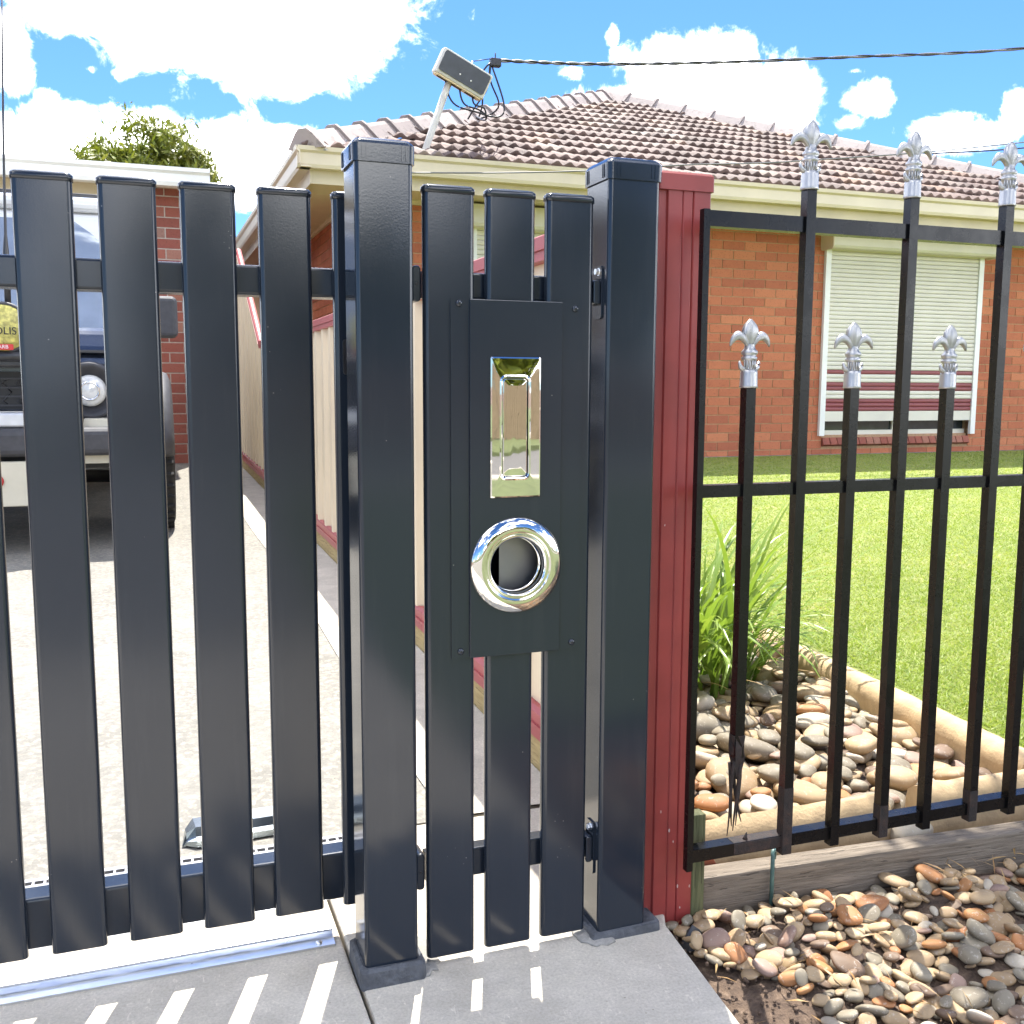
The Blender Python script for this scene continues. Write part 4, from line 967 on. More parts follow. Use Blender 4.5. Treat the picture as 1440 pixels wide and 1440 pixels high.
for wi, (a, b_) in enumerate(WIN):
    sill = part('window_sill', MB().box(a - HX0, b_ - HX0, 0.03, 0.1, WZ0 - 0.265, WZ0 - 0.1), 'mortar', house)
    n = int((b_ - a) / 0.086)
    for i in range(n):
        x = a + (b_ - a) * i / n; k = ('sill',)
        if k not in BM:
            me = MB().box(0, (b_ - a) / n - 0.010, -0.045, 0.12, 0, 0.075).mesh('brick'); me.materials.append(M['brick2']); BM[k] = me
        link('brick', BM[k], None, sill, (x - HX0, 0.0, WZ0 - 0.21 - 0.0), (R(-24), 0, 0))
    wf = part('window', MB().box(a - HX0, b_ - HX0, 0.085, 0.095, WZ0 - 0.1, WZ1 - 0.1), 'glass', house)
    part('frame', MB().box(a - HX0, b_ - HX0, 0.06, 0.084, WZ0 - 0.1, WZ0 - 0.055), 'shutter', wf)
    part('mullion', MB().box((a + b_) / 2 - HX0 - 0.02, (a + b_) / 2 - HX0 + 0.02, 0.06, 0.0845, WZ0 - 0.054, WZ1 - 0.1), 'shutter', wf)
    x0, x1 = a - HX0, b_ - HX0
    sh = part('roller_shutter', MB().box(x0 + .01, x1 - .01, -0.004, 0.004, 2.0, 2.1), 'shutter', house)
    prof = [(-0.185, 2.18), (-0.185, 2.085), (-0.165, 2.062), (0.0, 2.062), (0.0, 2.24), (-0.185, 2.24)]
    bx_ = part('shutter_box', MB().prism([(y, z) for y, z in prof], x0 - 0.09, x1 + 0.09, 'x'), 'shutter', sh)
    part('box_cheek', MB().prism([(y, z) for y, z in rrect(-0.198, -0.0, 2.045, 2.25, 0.03, 4)], x0 - 0.102, x0 - 0.0902, 'x'), 'gutter', sh)
    part('box_cheek', MB().prism([(y, z) for y, z in rrect(-0.198, -0.0, 2.045, 2.25, 0.03, 4)], x1 + 0.0902, x1 + 0.102, 'x'), 'gutter', sh)
    for gx in (x0 - 0.055, x1 - 0.005): part('guide_rail', MB().box(gx, gx + 0.06, -0.035, -0.001, 0.24, 2.061), 'white', sh)
    sp = []
    for k in range(5): sp.append((0.016 * math.cos(-PI / 2 + PI * k / 4) * -0.35, 0.0205 + 0.0185 * math.sin(-PI / 2 + PI * k / 4)))
    poly = [(0.0, 0.001)] + [(y - 0.004, z) for y, z in sp] + [(0.0, 0.0405)]
    sml = MB().prism(poly, x0 + 0.006, x1 - 0.006, 'x').mesh('shutter_slat'); sml.materials.append(M['shutter']); smr = sml.copy(); smr.materials.clear(); smr.materials.append(M['shutter_red'])
    z = 0.585 - 0.1; k = 0; reds = {0, 1, 2, 5, 6, 9}
    while z < 2.075:
        link('shutter_slat', smr if k in reds else sml, None, sh, (0, -0.012, z)); z += 0.0412; k += 1
    part('bottom_bar', MB().box(x0 + 0.006, x1 - 0.006, -0.022, -0.006, 0.385, 0.484), 'shutter', sh)
# eaves
EX0, EX1, EY = 1.25, 10.45, 7.95
part('soffit', MB().box(EX0 + .02 - HX0, EX1 - HX0, EY + .03 - HY, -0.002, 2.262, 2.275), 'soffit', house)
part('soffit', MB().box(EX0 + .02 - HX0, -0.002, 0.0, 10, 2.262, 2.275), 'soffit', house)
part('eave_mould', MB().box(0.0, HX1 - HX0, -0.028, -0.0025, 2.225, 2.2615), 'gutter', house)
part('eave_mould', MB().box(-0.028, -0.0025, -0.02, 10, 2.225, 2.2615), 'gutter', house)
part('fascia', MB().box(EX0 + .025 - HX0, EX1 - HX0, EY + .026 - HY, EY + .045 - HY, 2.235, 2.45), 'soffit', house)
part('fascia', MB().box(EX0 + .006 - HX0, EX0 + .024 - HX0, EY + .026 - HY, 10, 2.235, 2.45), 'soffit', house)
gp = [(0.0, 2.335), (-0.075, 2.335), (-0.085, 2.36), (-0.088, 2.44), (-0.11, 2.455), (-0.115, 2.485), (-0.106, 2.485), (-0.10, 2.465), (-0.08, 2.45), (-0.078, 2.345), (0.0, 2.345)]
part('gutter', MB().prism([(EY + .025 - HY + a, b_) for a, b_ in gp], EX0 - 0.1 - HX0, EX1 - HX0, 'x'), 'gutter', house)
part('gutter', MB().prism([(EX0 - .0 - HX0 + a, b_) for a, b_ in gp], EY - 0.085 - HY, 10, 'y'), 'gutter', house)
# roof
SLOPE = 0.42; PA = math.atan(SLOPE); RUN = 4.6; RZ = 2.575
AP = Vector((5.85, EY + RUN, RZ + RUN * SLOPE))
u_ = MB(); A = (EX0, EY, RZ - 0.03); B = (EX1, EY, RZ - 0.03); C = (AP.x, AP.y, AP.z - 0.03); D = (AP.x, 19, AP.z - 0.03); E1 = (EX0, 19, RZ - 0.03); E2 = (EX1, 19, RZ - 0.03)
u_.add([HL(*p) for p in (A, B, C, D, E1, E2)], [(0, 1, 2), (0, 2, 3, 4), (1, 5, 3, 2)])
roof = part('roof', u_, 'tile_s', house)
GAUGE, TW = 0.345, 0.222
def tile_mesh():
    hump = [(0.0, 0.0), (0.10, 0.012), (0.20, 0.028), (0.29, 0.028), (0.38, 0.012), (0.46, 0.001)]
    cs = [(-0.5 + a, h) for a, h in hump] + [(a, h) for a, h in hump] + [(0.5, 0.0)]
    L = GAUGE + 0.05; up0 = 0.048; mb = MB(); f = []; 
    top0 = [(TW * a, 0.0, h + up0) for a, h in cs]; top1 = [(TW * a, L, h + 0.004) for a, h in cs]; nose = [(TW * a, 0.004, h * 0.75 + up0 - 0.036) for a, h in cs]; edge = [(TW * a, 0.008 * -1, h + up0 - 0.006) for a, h in cs]
    mb.loft([nose, edge, top0, top1], True, False, False)
    return mb.mesh('tile', False)
TM = tile_mesh(); tme = TM.copy(); tme.materials.append(M['tile'])
tiles = []
for r in range(15):
    s = r * GAUGE; yp = s * math.cos(PA)
    if yp > RUN: break
    x = EX0 + yp + (TW / 2 if r % 2 else 0) + TW * 0.2
    while x < EX1 - yp - TW * 0.3:
        tiles.append((x, EY - 0.035 + yp, RZ - 0.015 + s * math.sin(PA))); x += TW
vis = [t for t in tiles if 470 < proj(t)[0] < 1445]
vis.sort(key=lambda t: proj(t)[2]); keep = set(vis[:300])
jm = MB()
for t in tiles:
    rot = Euler((PA + jit.gauss(0, .011), jit.gauss(0, .014), jit.gauss(0, .012)))
    if t in keep: link('tile', tme, None, roof, HL(t[0], t[1], t[2] + jit.uniform(-.003, .003)), rot)
    else:
        mt = Matrix.LocRotScale(Vector(HL(*t)), rot, None); jm.add([mt @ v.co for v in TM.vertices], [tuple(p.vertices) for p in TM.polygons], True)
o = link('tiles', jm.mesh('tiles', False), 'tile_s', roof); tag(o, kind='stuff')
def cap_mesh():
    mb = MB(); w, h, L = 0.15, 0.10, 0.43; rings = []
    for y, s, dz in ((0.0, 1.12, 0.012), (0.03, 1.12, 0.012), (0.032, 1.0, 0.0), (L, 0.93, -0.012)):
        rings.append([(-w * s, y, -0.03 + dz), (-w * s * 0.45, y, h * s * 0.72 + dz), (-w * 0.22 * s, y, h * s + dz), (w * 0.22 * s, y, h * s + dz), (w * s * 0.45, y, h * s * 0.72 + dz), (w * s, y, -0.03 + dz)])
    mb.loft(rings, False, True, True); me = mb.mesh('ridge_cap'); me.materials.append(M['ridge']); return me
CM = cap_mesh(); bed = MB()
for sx, x0 in ((1, EX0), (-1, EX1)):
    d = Vector((sx, 1, SLOPE)); Lh = d.length * RUN; d.normalize()
    side = Vector((1, -sx, 0)).normalized() * sx; upv = side.cross(d)
    if upv.z < 0: upv = -upv
    side = d.cross(upv)
    rotm = Matrix((side, d, upv)).transposed().to_euler()
    k = 0; s = -0.05
    while s < Lh - 0.1:
        p = Vector((x0, EY, RZ + 0.03)) + d * s
        o = link('ridge_cap', CM, None, roof, HL(*p), rotm); o.rotation_euler.rotate_axis('X', R(-2.5) * -1); k += 1; s += 0.385
    rg = []
    for s in np.linspace(0, Lh, 40):
        p = Vector((x0, EY, RZ)) + d * s
        rg.append([HL(*(p + side * a + upv * (h + jit.uniform(-.006, .006)))) for a, h in ((-0.15, -0.02), (-0.12, 0.03), (0.12, 0.03), (0.15, -0.02))])
    bed.loft(rg, False)
part('ridge_mortar', bed, 'bedding', roof)
for k in range(14): link('ridge_cap', CM, None, roof, HL(AP.x, AP.y + 0.1 + 0.385 * k, AP.z + 0.03))

# service box on the leaning pole
sv = thing('service_mast', (2.20, 8.2, 2.66), 'leaning grey roof mast carrying a charcoal power connection box with looped cables', 'mast')
part('pole', MB().tube([(-0.005, 0.0, -0.06), (0.0, 0, 0.0), (0.215, -0.03, 0.60)], 0.028, 14), 'polewhite', sv)
bxr = Euler((R(10), R(24), R(2)))
bo = part('connection_box', MB().prism(rrect(-0.225, 0.225, -0.065, 0.065, 0.03, 4), -0.055, 0.145, 'z'), 'polewhite', sv, (0.295, -0.04, 0.60), bxr); bevel(bo, 0.01)
part('front_cover', MB().prism(rrect(-0.205, 0.205, -0.03, 0.130, 0.018, 4), -0.0735, -0.0655, 'y'), 'boxface', bo)
part('base_plate', MB().prism(rrect(-0.21, 0.21, -0.058, 0.056, 0.025, 4), -0.064, -0.0555, 'z'), 'boxcream', bo)
for x in (-0.13, 0.0, 0.125): part('cable_slot', MB().box(x - 0.05, x + 0.045, -0.02, 0.018, -0.068, -0.0645), 'dark', bo)
for x in (-0.03, 0.07): part('rivet', MB().lathe([(0.0001, -0.078), (0.006, -0.0765), (0.007, -0.0738)], 8, 'y', (x, 0, 0.02)), 'white', bo)
part('pull_eye', MB().tube([(0.03, 0, 0.145), (0.03, 0, 0.175)], 0.008, 8), 'white', bo)
bm_ = Matrix.LocRotScale(Vector((0.295, -0.04, 0.60)), bxr, None)
J = Vector((0.535, 0.02, 0.36)); KL = ony(690, 88, 8.2) - Vector((2.20, 8.2, 2.66)); RF = ony(672, 168, 8.75) - Vector((2.20, 8.2, 2.66))
sl0 = [bm_ @ Vector((x, 0, -0.066)) for x in (-0.10, 0.03, 0.15)]
cables = [bez(sl0[0], sl0[0] + Vector((0.03, 0, -0.25)), J + Vector((-0.2, 0, 0.06)), J), bez(sl0[1], sl0[1] + Vector((0.02, 0, -0.2)), J + Vector((-0.1, 0, 0.1)), J), bez(sl0[2], sl0[2] + Vector((0, 0, -0.12)), J + Vector((0.0, 0, 0.12)), J),
          bez(J, J + Vector((0.25, 0, -0.04)), KL + Vector((0.12, 0, -0.3)), KL), bez(J, J + Vector((0.06, 0.1, -0.08)), RF + Vector((-0.08, 0, 0.08)), RF), bez(KL, KL + Vector((-0.18, 0, -0.15)), RF + Vector((0.12, 0, 0.25)), RF),
          bez(KL, KL + Vector((-0.08, 0, -0.25)), RF + Vector((0.4, 0, 0.15)), RF), bez(KL, KL + Vector((-0.02, 0, -0.3)), RF + Vector((0.1, 0.1, 0.3)), RF + Vector((-0.06, 0.1, 0.02)))]
for c in cables: part('loop_cable', MB().tube(c, 0.0075, 6), 'cable', sv)
part('stay_wire', MB().tube([bm_ @ Vector((0.03, 0, 0.172)), KL + Vector((0, 0, 0.03))], 0.004, 6), 'cable', sv)
cl = part('cable_clamp', MB().box(-0.045, 0.045, -0.03, 0.03, -0.03, 0.035), 'cable', sv, KL + Vector((0.04, 0, 0.0))); bevel(cl, 0.008)
part('clamp_bolt', MB().tube([(0, 0, 0.03), (0, 0, 0.08)], 0.005, 6), 'cable', cl)
def span(name, pix, y0, y1, r, mat, label, n=40, twist=0.0):
    P = [ony(px, py, y0 + (y1 - y0) * i / (len(pix) - 1)) for i, (px, py) in enumerate(pix)]
    d = P[-1] - P[-2]; P.append(P[-1] + d * 2.0 + Vector((0, 0, 0.15)))
    cv = []                                         # Catmull-Rom through the points
    Q = [P[0] * 2 - P[1]] + P + [P[-1] * 2 - P[-2]]
    for i in range(1, len(Q) - 2):
        for k in range(16):
            t = k / 16; a, b_, c, e = Q[i - 1], Q[i], Q[i + 1], Q[i + 2]
            cv.append(0.5 * ((2 * b_) + (c - a) * t + (2 * a - 5 * b_ + 4 * c - e) * t * t + (3 * b_ - a - 3 * c + e) * t ** 3))
    cv.append(P[-1])
    if not twist:
        return tag(part(name, MB().tube(cv, r, 6), mat), label, 'cable')
    t = thing(name, cv[0], label, 'cable'); o = cv[0]
    for ph, mt in ((0, 'cable'), (PI, 'cablegrey')):
        fine = []
        for i in range(len(cv) - 1):
            for k in range(4): fine.append(cv[i].lerp(cv[i + 1], k / 4))
        q = [p - o + Vector((0, math.cos(i * 0.33 + ph), math.sin(i * 0.33 + ph))) * twist for i, p in enumerate(fine)]
        part('strand', MB().tube(q, r, 6), mt, t)
    return t
span('power_cable', [(698, 85), (830, 90), (1000, 88), (1200, 80), (1440, 68)], 8.2, 8.0, 0.0095, 'cable', 'twisted black and grey overhead power cable running to the service mast', twist=0.006)
span('overhead_wire', [(1180, 225), (1244, 222), (1310, 216), (1440, 208)], 15.5, 15.0, 0.014, 'cable', 'thin dark overhead wire beyond the right side of the tiled roof')
span('phone_wire', [(578, 243), (700, 243), (830, 240), (960, 232), (1130, 226), (1440, 200)], 7.8, 7.3, 0.006, 'cablegrey', 'slack grey wire strung in front of the cream gutter')

# ------------------------------------------------------------------ neighbouring garage
GX0, GX1, GY = -3.6, 0.47, 9.2
ga = thing('brick_garage', (GX1, GY, 0.14), 'red brick garage with white gutter behind the parked four wheel drive', 'garage')
def GL(x, y, z): return (x - GX1, y - GY, z - 0.14)
DX0, DX1 = -3.0, -0.12
gw = part('wall', MB().box(DX1 - GX1, -0.006, 0.006, 0.12, -0.1, 2.30), 'mortar2', ga)
part('side_wall', MB().box(-0.12, -0.006, 0.1202, 6.0, -0.1, 2.30), 'mortar2', ga); part('wall', MB().box(GX0 - GX1, DX0 - GX1, 0.006, 0.12, -0.1, 2.30), 'mortar2', ga)
cnt = 0
for (s, e, z) in brick_rows(0.15, 2.42, 0.086, lambda z: [(DX1, GX1)], GX1 + 0.01): brick_obj(e - s, 'brick2', gw, GL(s, GY, z)); cnt += 1
mb = MB()
for (s, e, z) in brick_rows(0.15, 2.42, 0.086, lambda z: [(GY + 0.12, GY + 5)], GY + .12): mb.box(-0.05, 0.0, s - GY, e - GY, z - .14, z + .076 - .14)
for (s, e, z) in brick_rows(0.15, 2.42, 0.086, lambda z: [(GX0, DX0)], GX0): mb.box(s - GX1, e - GX1, 0, 0.05, z - .14, z + .076 - .14)
tag(part('bricks', mb, 'brick2_s', gw), kind='stuff')
gd = part('garage_door', MB().box(DX0 - GX1, DX1 - GX1, 0.10, 0.11, 0.0, 2.05), 'soffit', ga)
for k in range(5): part('door_panel', MB().box(DX0 - GX1 + .01, DX1 - GX1 - .01, 0.075, 0.099, 0.01 + 0.41 * k, 0.405 + 0.41 * k), 'soffit', gd)
part('lintel', MB().box(DX0 - GX1, DX1 - GX1, 0.02, 0.115, 2.052, 2.31), 'soffit', ga)
part('soffit', MB().box(GX0 - GX1 - .1, 0.1, -0.16, 6, 2.302, 2.315), 'soffit', ga)
part('gutter', MB().prism([(-0.17 + a, b_) for a, b_ in ((0.0, 2.28), (-0.10, 2.28), (-0.112, 2.31), (-0.112, 2.375), (-0.135, 2.395), (-0.135, 2.425), (0.0, 2.425))], GX0 - GX1 - .1, 0.12, 'x'), 'white', ga)
part('roof', MB().add([(GX0 - GX1 - .1, -0.17, 2.40), (0.12, -0.17, 2.40), (0.12, 6, 2.45), (GX0 - GX1 - .1, 6, 2.45), (GX0 - GX1 - .1, -0.17, 2.318), (0.12, -0.17, 2.318), (0.12, 6, 2.318), (GX0 - GX1 - .1, 6, 2.318)], [(0, 1, 2, 3), (4, 7, 6, 5), (1, 5, 6, 2), (0, 3, 7, 4)]), 'white', ga)

# ------------------------------------------------------------------ parked four wheel drive
car = thing('four_wheel_drive', (-0.662, 4.95, 0.062), 'dark blue four wheel drive with white roof parked behind the sliding gate', 'car', rot=(math.atan(0.02), 0, 0))
def cp_(name, mb, mat, bv=0.0, parent=car, seg=3):
    o = part(name, mb, mat, parent)
    if bv: bevel(o, bv, seg)
    return o
def taper(x0, x1, y0, y1, z0, z1, tx=0.0, ty0=0.0, ty1=0.0):
    return MB().add([(-x0, y0, z0), (x0, y0, z0), (x0, y1, z0), (-x0, y1, z0), (-x1, y0 + ty0, z1), (x1, y0 + ty0, z1), (x1, y1 - ty1, z1), (-x1, y1 - ty1, z1)], [(0, 3, 2, 1), (4, 5, 6, 7), (0, 1, 5, 4), (1, 2, 6, 5), (2, 3, 7, 6), (3, 0, 4, 7)])
cp_('body', taper(0.70, 0.70, 0.24, 3.2, 0.42, 0.90), 'carpaint', 0.05)
cp_('bonnet', taper(0.66, 0.60, 0.20, 1.28, 0.895, 1.02, ty0=0.10, ty1=0.02), 'carpaint', 0.045)
cab = cp_('cabin', taper(0.68, 0.52, 1.22, 3.2, 0.90, 1.72, ty0=0.42, ty1=0.1), 'carwhite', 0.05)
rf = cp_('roof', taper(0.54, 0.50, 1.60, 3.12, 1.715, 1.80), 'carwhite', 0.04)
cp_('roof_rack', MB().box(-0.46, 0.46, 1.72, 1.78, 1.80, 1.835).box(-0.46, 0.46, 2.6, 2.66, 1.80, 1.835), 'plastic', 0.008, rf)
def on_screen(x, t, off=0.006):     # point on the raked windscreen, t 0 base..1 top
    return (x, 1.22 + 0.42 * t - off, 0.90 + 0.82 * t + 0.003)
ws = []
for i in range(9):
    t = 0.16 + 0.76 * i / 8; w = (0.68 - 0.16 * t) - 0.07 - (0.0 if t < 0.7 else 0.13 * ((t - 0.7) / 0.22) ** 2)
    ws.append([on_screen(-w, t, 0.012), on_screen(-w * 0.5, t, 0.03), on_screen(0, t, 0.036), on_screen(w * 0.5, t, 0.03), on_screen(w, t, 0.012)])
sc_o = part('windscreen', MB().loft(ws, True, False, False), 'screen', cab)
for sx in (-1, 1):
    part('pillar', MB().tube([on_screen(sx * 0.632, 0.10, -0.005), on_screen(sx * 0.575, 0.5, -0.005), on_screen(sx * 0.525, 0.92, -0.005)], 0.035, 10), 'carwhite', cab)
    w = []
    for t in (0.15, 0.5, 0.88): w.append([(sx * (0.684 - 0.16 * t), 1.5 + 0.3 * t, 0.92 + 0.78 * t), (sx * (0.684 - 0.16 * t), 2.9, 0.92 + 0.78 * t)])
    part('side_window', MB().loft(w, False, False, False), 'screen', cab)
    # guards and flares
    arc = [(sx * 0.745, 0.72 + 0.41 * math.cos(a), 0.36 + 0.40 * math.sin(a)) for a in [R(d) for d in range(5, 180, 12)]]
    cp_('flare', MB().tube(arc, 0.06, 8), 'trim')
    cp_('guard', taper(0.1, 0.085, 0.26, 1.25, 0.62, 0.90, ty0=0.05), 'carpaint', 0.03).location = (sx * 0.66, 0, 0)
    for yw in (0.72, 2.75):
        wh = part('wheel', MB().lathe([(0.20, -0.085), (0.30, -0.09), (0.325, -0.075), (0.335, -0.05), (0.335, 0.05), (0.325, 0.075), (0.30, 0.09), (0.20, 0.085)], 36, 'x'), 'rubber', car, (sx * 0.715, yw, 0.335))
        part('rim', MB().lathe([(0.0001, -0.05), (0.06, -0.055), (0.17, -0.02), (0.20, -0.08), (0.205, 0.08), (0.17, 0.02), (0.06, 0.055), (0.0001, 0.05)], 24, 'x'), 'trim', wh)
        tread = MB()
        for k in range(36):
            a = 2 * PI * k / 36
            for xo in (-0.06, 0.0, 0.06):
                c, s_ = math.cos(a + (xo != 0) * 0.08), math.sin(a + (xo != 0) * 0.08); tread.tube([(xo - 0.022, 0.338 * c, 0.338 * s_), (xo + 0.022, 0.338 * c, 0.338 * s_)], 0.012, 4, False)
        part('tread', tread, 'rubber', wh)
    mo = part('mirror', MB().prism(rrect(-0.075, 0.075, -0.12, 0.12, 0.035, 4), -0.05, 0.05, 'y'), 'trim', car, (sx * 0.80, 1.42, 1.12)); bevel(mo, 0.03, 3)
    part('mirror_arm', MB().tube([(sx * -0.02, 0.02, -0.08), (sx * -0.14, 0.06, -0.10)], 0.02, 8), 'trim', mo)
    # headlight: black bezel, bright lens
    hl = part('headlight', MB().lathe([(0.135, 0.03), (0.135, -0.005), (0.125, -0.02), (0.11, -0.015), (0.095, 0.01), (0.073, 0.02)], 32, 'y', (sx * 0.435, 0.205, 0.725)), 'trim', car)
    part('lens', MB().lathe([(0.074, 0.02), (0.072, -0.002), (0.06, -0.014), (0.035, -0.02), (0.0001, -0.023)], 28, 'y', (sx * 0.435, 0.205, 0.725)), 'lens', hl)
    part('lamp_ring', MB().lathe([(0.045, -0.026), (0.041, -0.03), (0.037, -0.026)], 24, 'y', (sx * 0.435, 0.205, 0.725)), 'chrome', hl)
    # driving lights on the bar
    dl = part('driving_light', MB().lathe([(0.0001, 0.08), (0.07, 0.07), (0.105, 0.02), (0.112, -0.01), (0.104, -0.016), (0.098, -0.012)], 32, 'y', (sx * 0.108, 0.02, 1.0)), 'trim', car)
    part('light_cover', MB().lathe([(0.099, -0.012), (0.095, -0.02), (0.06, -0.026), (0.0001, -0.028)], 32, 'y', (sx * 0.108, 0.02, 1.0)), 'yellow', dl)
    tm = text_mesh('SOLIS', 0.045); tm.materials.append(M['black']); link('lettering', tm, None, dl, (sx * 0.108, -0.0095, 0.985), (R(90), 0, 0))
    part('badge', MB().prism(rrect(sx * 0.108 - 0.04, sx * 0.108 + 0.04, 0.905, 0.93, 0.006, 3), -0.016, -0.010, 'y'), 'red', dl)
    tm = text_mesh('ARB', 0.022); tm.materials.append(M['carwhite']); link('lettering', tm, None, dl, (sx * 0.108, -0.0165, 0.9175), (R(90), 0, 0))
    part('bonnet_catch', MB().lathe([(0.022, 0.0), (0.022, 0.012), (0.015, 0.012), (0.015, 0.004)], 16, 'z', (sx * 0.50, 0.55, 0.985)), 'trim', car)
    part('fog_surround', taper(0.12, 0.09, 0.06, 0.2, 0.40, 0.60, ty0=0.02), 'creamplate', car, (sx * 0.50, 0, 0))
gm = cp_('grille', MB().box(-0.36, 0.36, 0.19, 0.22, 0.64, 0.81), 'black')
for k in range(4): part('grille_bar', MB().box(-0.35, 0.35, 0.178, 0.189, 0.655 + 0.04 * k, 0.663 + 0.04 * k), 'trim', gm)
for k in range(12):
    x = -0.33 + 0.06 * k
    for j in range(3):
        z = 0.663 + 0.04 * j; part('grille_mesh', MB().tube([(x, 0.183, z), (x + (0.02 if j % 2 else -0.02), 0.183, z + 0.016), (x, 0.183, z + 0.032)], 0.0035, 4), 'trim', gm)
cp_('bumper', taper(0.70, 0.68, -0.02, 0.22, 0.44, 0.565), 'trim', 0.03)
cp_('bash_plate', taper(0.40, 0.40, 0.02, 0.17, 0.567, 0.635), 'silverplate', 0.012)
cp_('number_bar', MB().box(-0.36, 0.36, 0.02, 0.16, 0.83, 0.875), 'plastic', 0.01)
cp_('bull_bar', MB().tube([(-0.29, 0.05, 0.60), (-0.285, 0.03, 0.84), (-0.25, 0.02, 0.88), (0.25, 0.02, 0.88), (0.285, 0.03, 0.84), (0.29, 0.05, 0.60)], 0.025, 10), 'plastic')
rp = cp_('recovery_plate', taper(0.24, 0.30, 0.0, 0.03, 0.22, 0.42), 'creamplate', 0.006)
part('emblem', MB().lathe([(0.03, -0.002), (0.03, -0.006), (0.019, -0.006), (0.019, -0.002)], 24, 'y', (0.048, 0.0, 0.335)), 'red', rp)
cp_('axle', MB().tube([(-0.7, 0.72, 0.30), (0.7, 0.72, 0.30)], 0.06, 10).tube([(-0.3, 0.72, 0.30), (-0.1, 0.72, 0.32)], 0.13, 12), 'black')
cp_('chassis', MB().box(-0.5, 0.5, 0.25, 3.1, 0.36, 0.419), 'black')
cp_('steering_rod', MB().tube([(-0.6, 0.5, 0.36), (0.6, 0.5, 0.34)], 0.016, 8), 'galv')
for sx in (-0.5, 0.5): cp_('spring', MB().tube([(sx + 0.06 * math.cos(a * 0.9), 0.68 + 0.06 * math.sin(a * 0.9), 0.33 + 0.0045 * a) for a in range(0, 42)], 0.011, 6), 'trim')
an = cp_('antenna', MB().tube([(0.126, 0.05, 0.90), (0.132, 0.05, 1.32), (0.135, 0.05, 1.40), (0.148, 0.05, 1.8), (0.172, 0.06, 2.36)], [0.014, 0.013, 0.006, 0.005, 0.0035], 8), 'plastic')

# ------------------------------------------------------------------ tree behind the garage
def tree(name, loc, height, crown, n, label, seed, leaf=0.07):
    rnd = random.Random(seed); t = thing(name, loc, label, 'tree')
    mb = MB(); mb.tube([(0, 0, -0.1), (0.05, 0, height * 0.3), (0.0, 0.05, height * 0.6), (0.05, 0, height * 0.85)], [0.16, 0.12, 0.08, 0.03], 10)
    clumps = []
    for (cx, cy, cz, r) in crown:
        mb.tube(bez((0, 0, height * 0.45), (cx * 0.3, cy * 0.3, height * 0.6), (cx * 0.8, cy * 0.8, cz - r * 0.7), (cx, cy, cz), 8), [0.07, 0.06, 0.05, 0.045, 0.04, 0.03, 0.025, 0.02, 0.01], 6)
        for _ in range(int(26 * r / 0.5)):
            d = Vector((rnd.gauss(0, 1), rnd.gauss(0, 1), rnd.gauss(0, 1))).normalized() * r * rnd.uniform(0.45, 1.05)
            clumps.append((Vector((cx, cy, cz)) + d, rnd.uniform(0.10, 0.22) * r / 0.5))
    part('trunk', mb, 'bark', t)
    vs, fs = [], []
    for i in range(n):
        c, r = rnd.choice(clumps); p = c + Vector((rnd.gauss(0, 1), rnd.gauss(0, 1), rnd.gauss(0, 0.8))) * r * 0.55
        a = Vector((rnd.gauss(0, 1), rnd.gauss(0, 1), rnd.gauss(0, 1))).normalized(); b_ = a.orthogonal().normalized(); l = leaf * rnd.uniform(0.6, 1.3); k = len(vs)
        vs += [p - a * l, p + b_ * l * 0.32, p + a * l, p - b_ * l * 0.32]; fs.append((k, k + 1, k + 2, k + 3))
    mb = MB().add(vs, fs); me = mb.mesh('crown', False); link('crown', me, 'treeleaf', t); return t
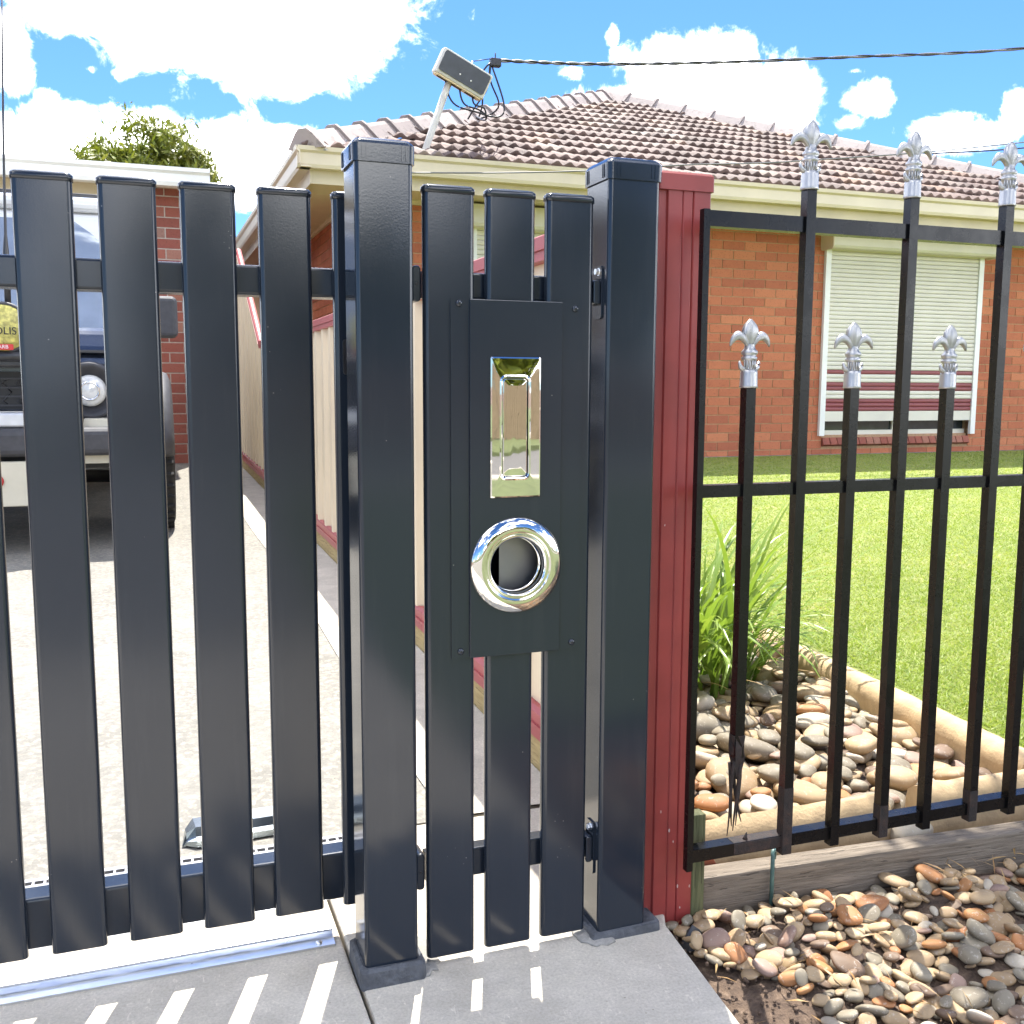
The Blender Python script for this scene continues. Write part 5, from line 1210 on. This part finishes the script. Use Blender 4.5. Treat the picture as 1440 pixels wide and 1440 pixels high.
tree('leafy_tree', (0.25, 16.0, 0.0), 4.4, [(0.15, 0, 4.0, 0.62), (0.45, 0.1, 3.75, 0.45), (-0.55, 0, 3.75, 0.48), (0.0, 0.3, 3.4, 0.7), (-0.2, 0.2, 3.0, 0.8), (0.5, 0.2, 3.1, 0.6)], 26000, 'round green leafy tree rising above the garage roof', 4, 0.07)
for i, (x, y, h) in enumerate(((1.0, -15, 4.5), (3.8, -16, 3.6), (6.0, -14.5, 4.0), (8.7, -16, 5.0))):
    tree('street_tree', (x, y, 0.0), h, [(0, 0, h * 0.8, 1.0), (0.9, 0.2, h * 0.62, 0.9), (-0.9, 0, h * 0.6, 0.9), (0, 0.3, h * 0.45, 1.1)], 3500, ('broad', 'lowest', 'mid height', 'tallest')[i] + ' leafy tree behind the paling fence across the road', 40 + i, 0.2)
tree('unseen_shade_tree', (3.5, 1.3, 0.0), 3.9, [(-1.75, 0.98, 3.0, 0.36), (-1.35, 0.95, 3.15, 0.42), (-0.9, 0.9, 3.3, 0.5), (-0.4, 0.6, 3.6, 0.7), (0.3, 0.2, 3.7, 0.9), (0.9, -0.2, 3.4, 0.9)], 5200, 'unseen street tree placed overhead to shade the pebble strip', 77, 0.07)  # unseen tree, added with its crown shaped to shade the pebbles
# dry litter: straw and leaf scraps caught among the pebbles and along the sleeper
vs, fs = [], []
for i in range(230):
    if i < 150: x, y = fg_in(); z = gz(x, y) + 0.022 + random.uniform(0, 0.012)
    elif i < 190: x, y = soil_in(); z = gz(x, y) + 0.006
    else: x, y = random.uniform(1.2, 1.6), random.uniform(1.24, 1.31); z = gz(x, y) + 0.03
    a = random.uniform(0, 2 * PI); L = random.uniform(0.008, 0.035); w = random.uniform(0.0006, 0.0022); k = len(vs)
    dx, dy = math.cos(a) * L, math.sin(a) * L; nx_, ny_ = -math.sin(a) * w, math.cos(a) * w; t = random.uniform(-.006, .006)
    vs += [(x - dx, y - dy, z - t), (x + nx_, y + ny_, z + 0.003), (x + dx, y + dy, z + t), (x - nx_, y - ny_, z + 0.002)]; fs.append((k, k + 1, k + 2, k + 3))
o = part('dry_litter', MB().add(vs, fs), 'deadleaf'); tag(o, 'dry straw and leaf scraps caught among the pebbles', 'litter', kind='stuff')
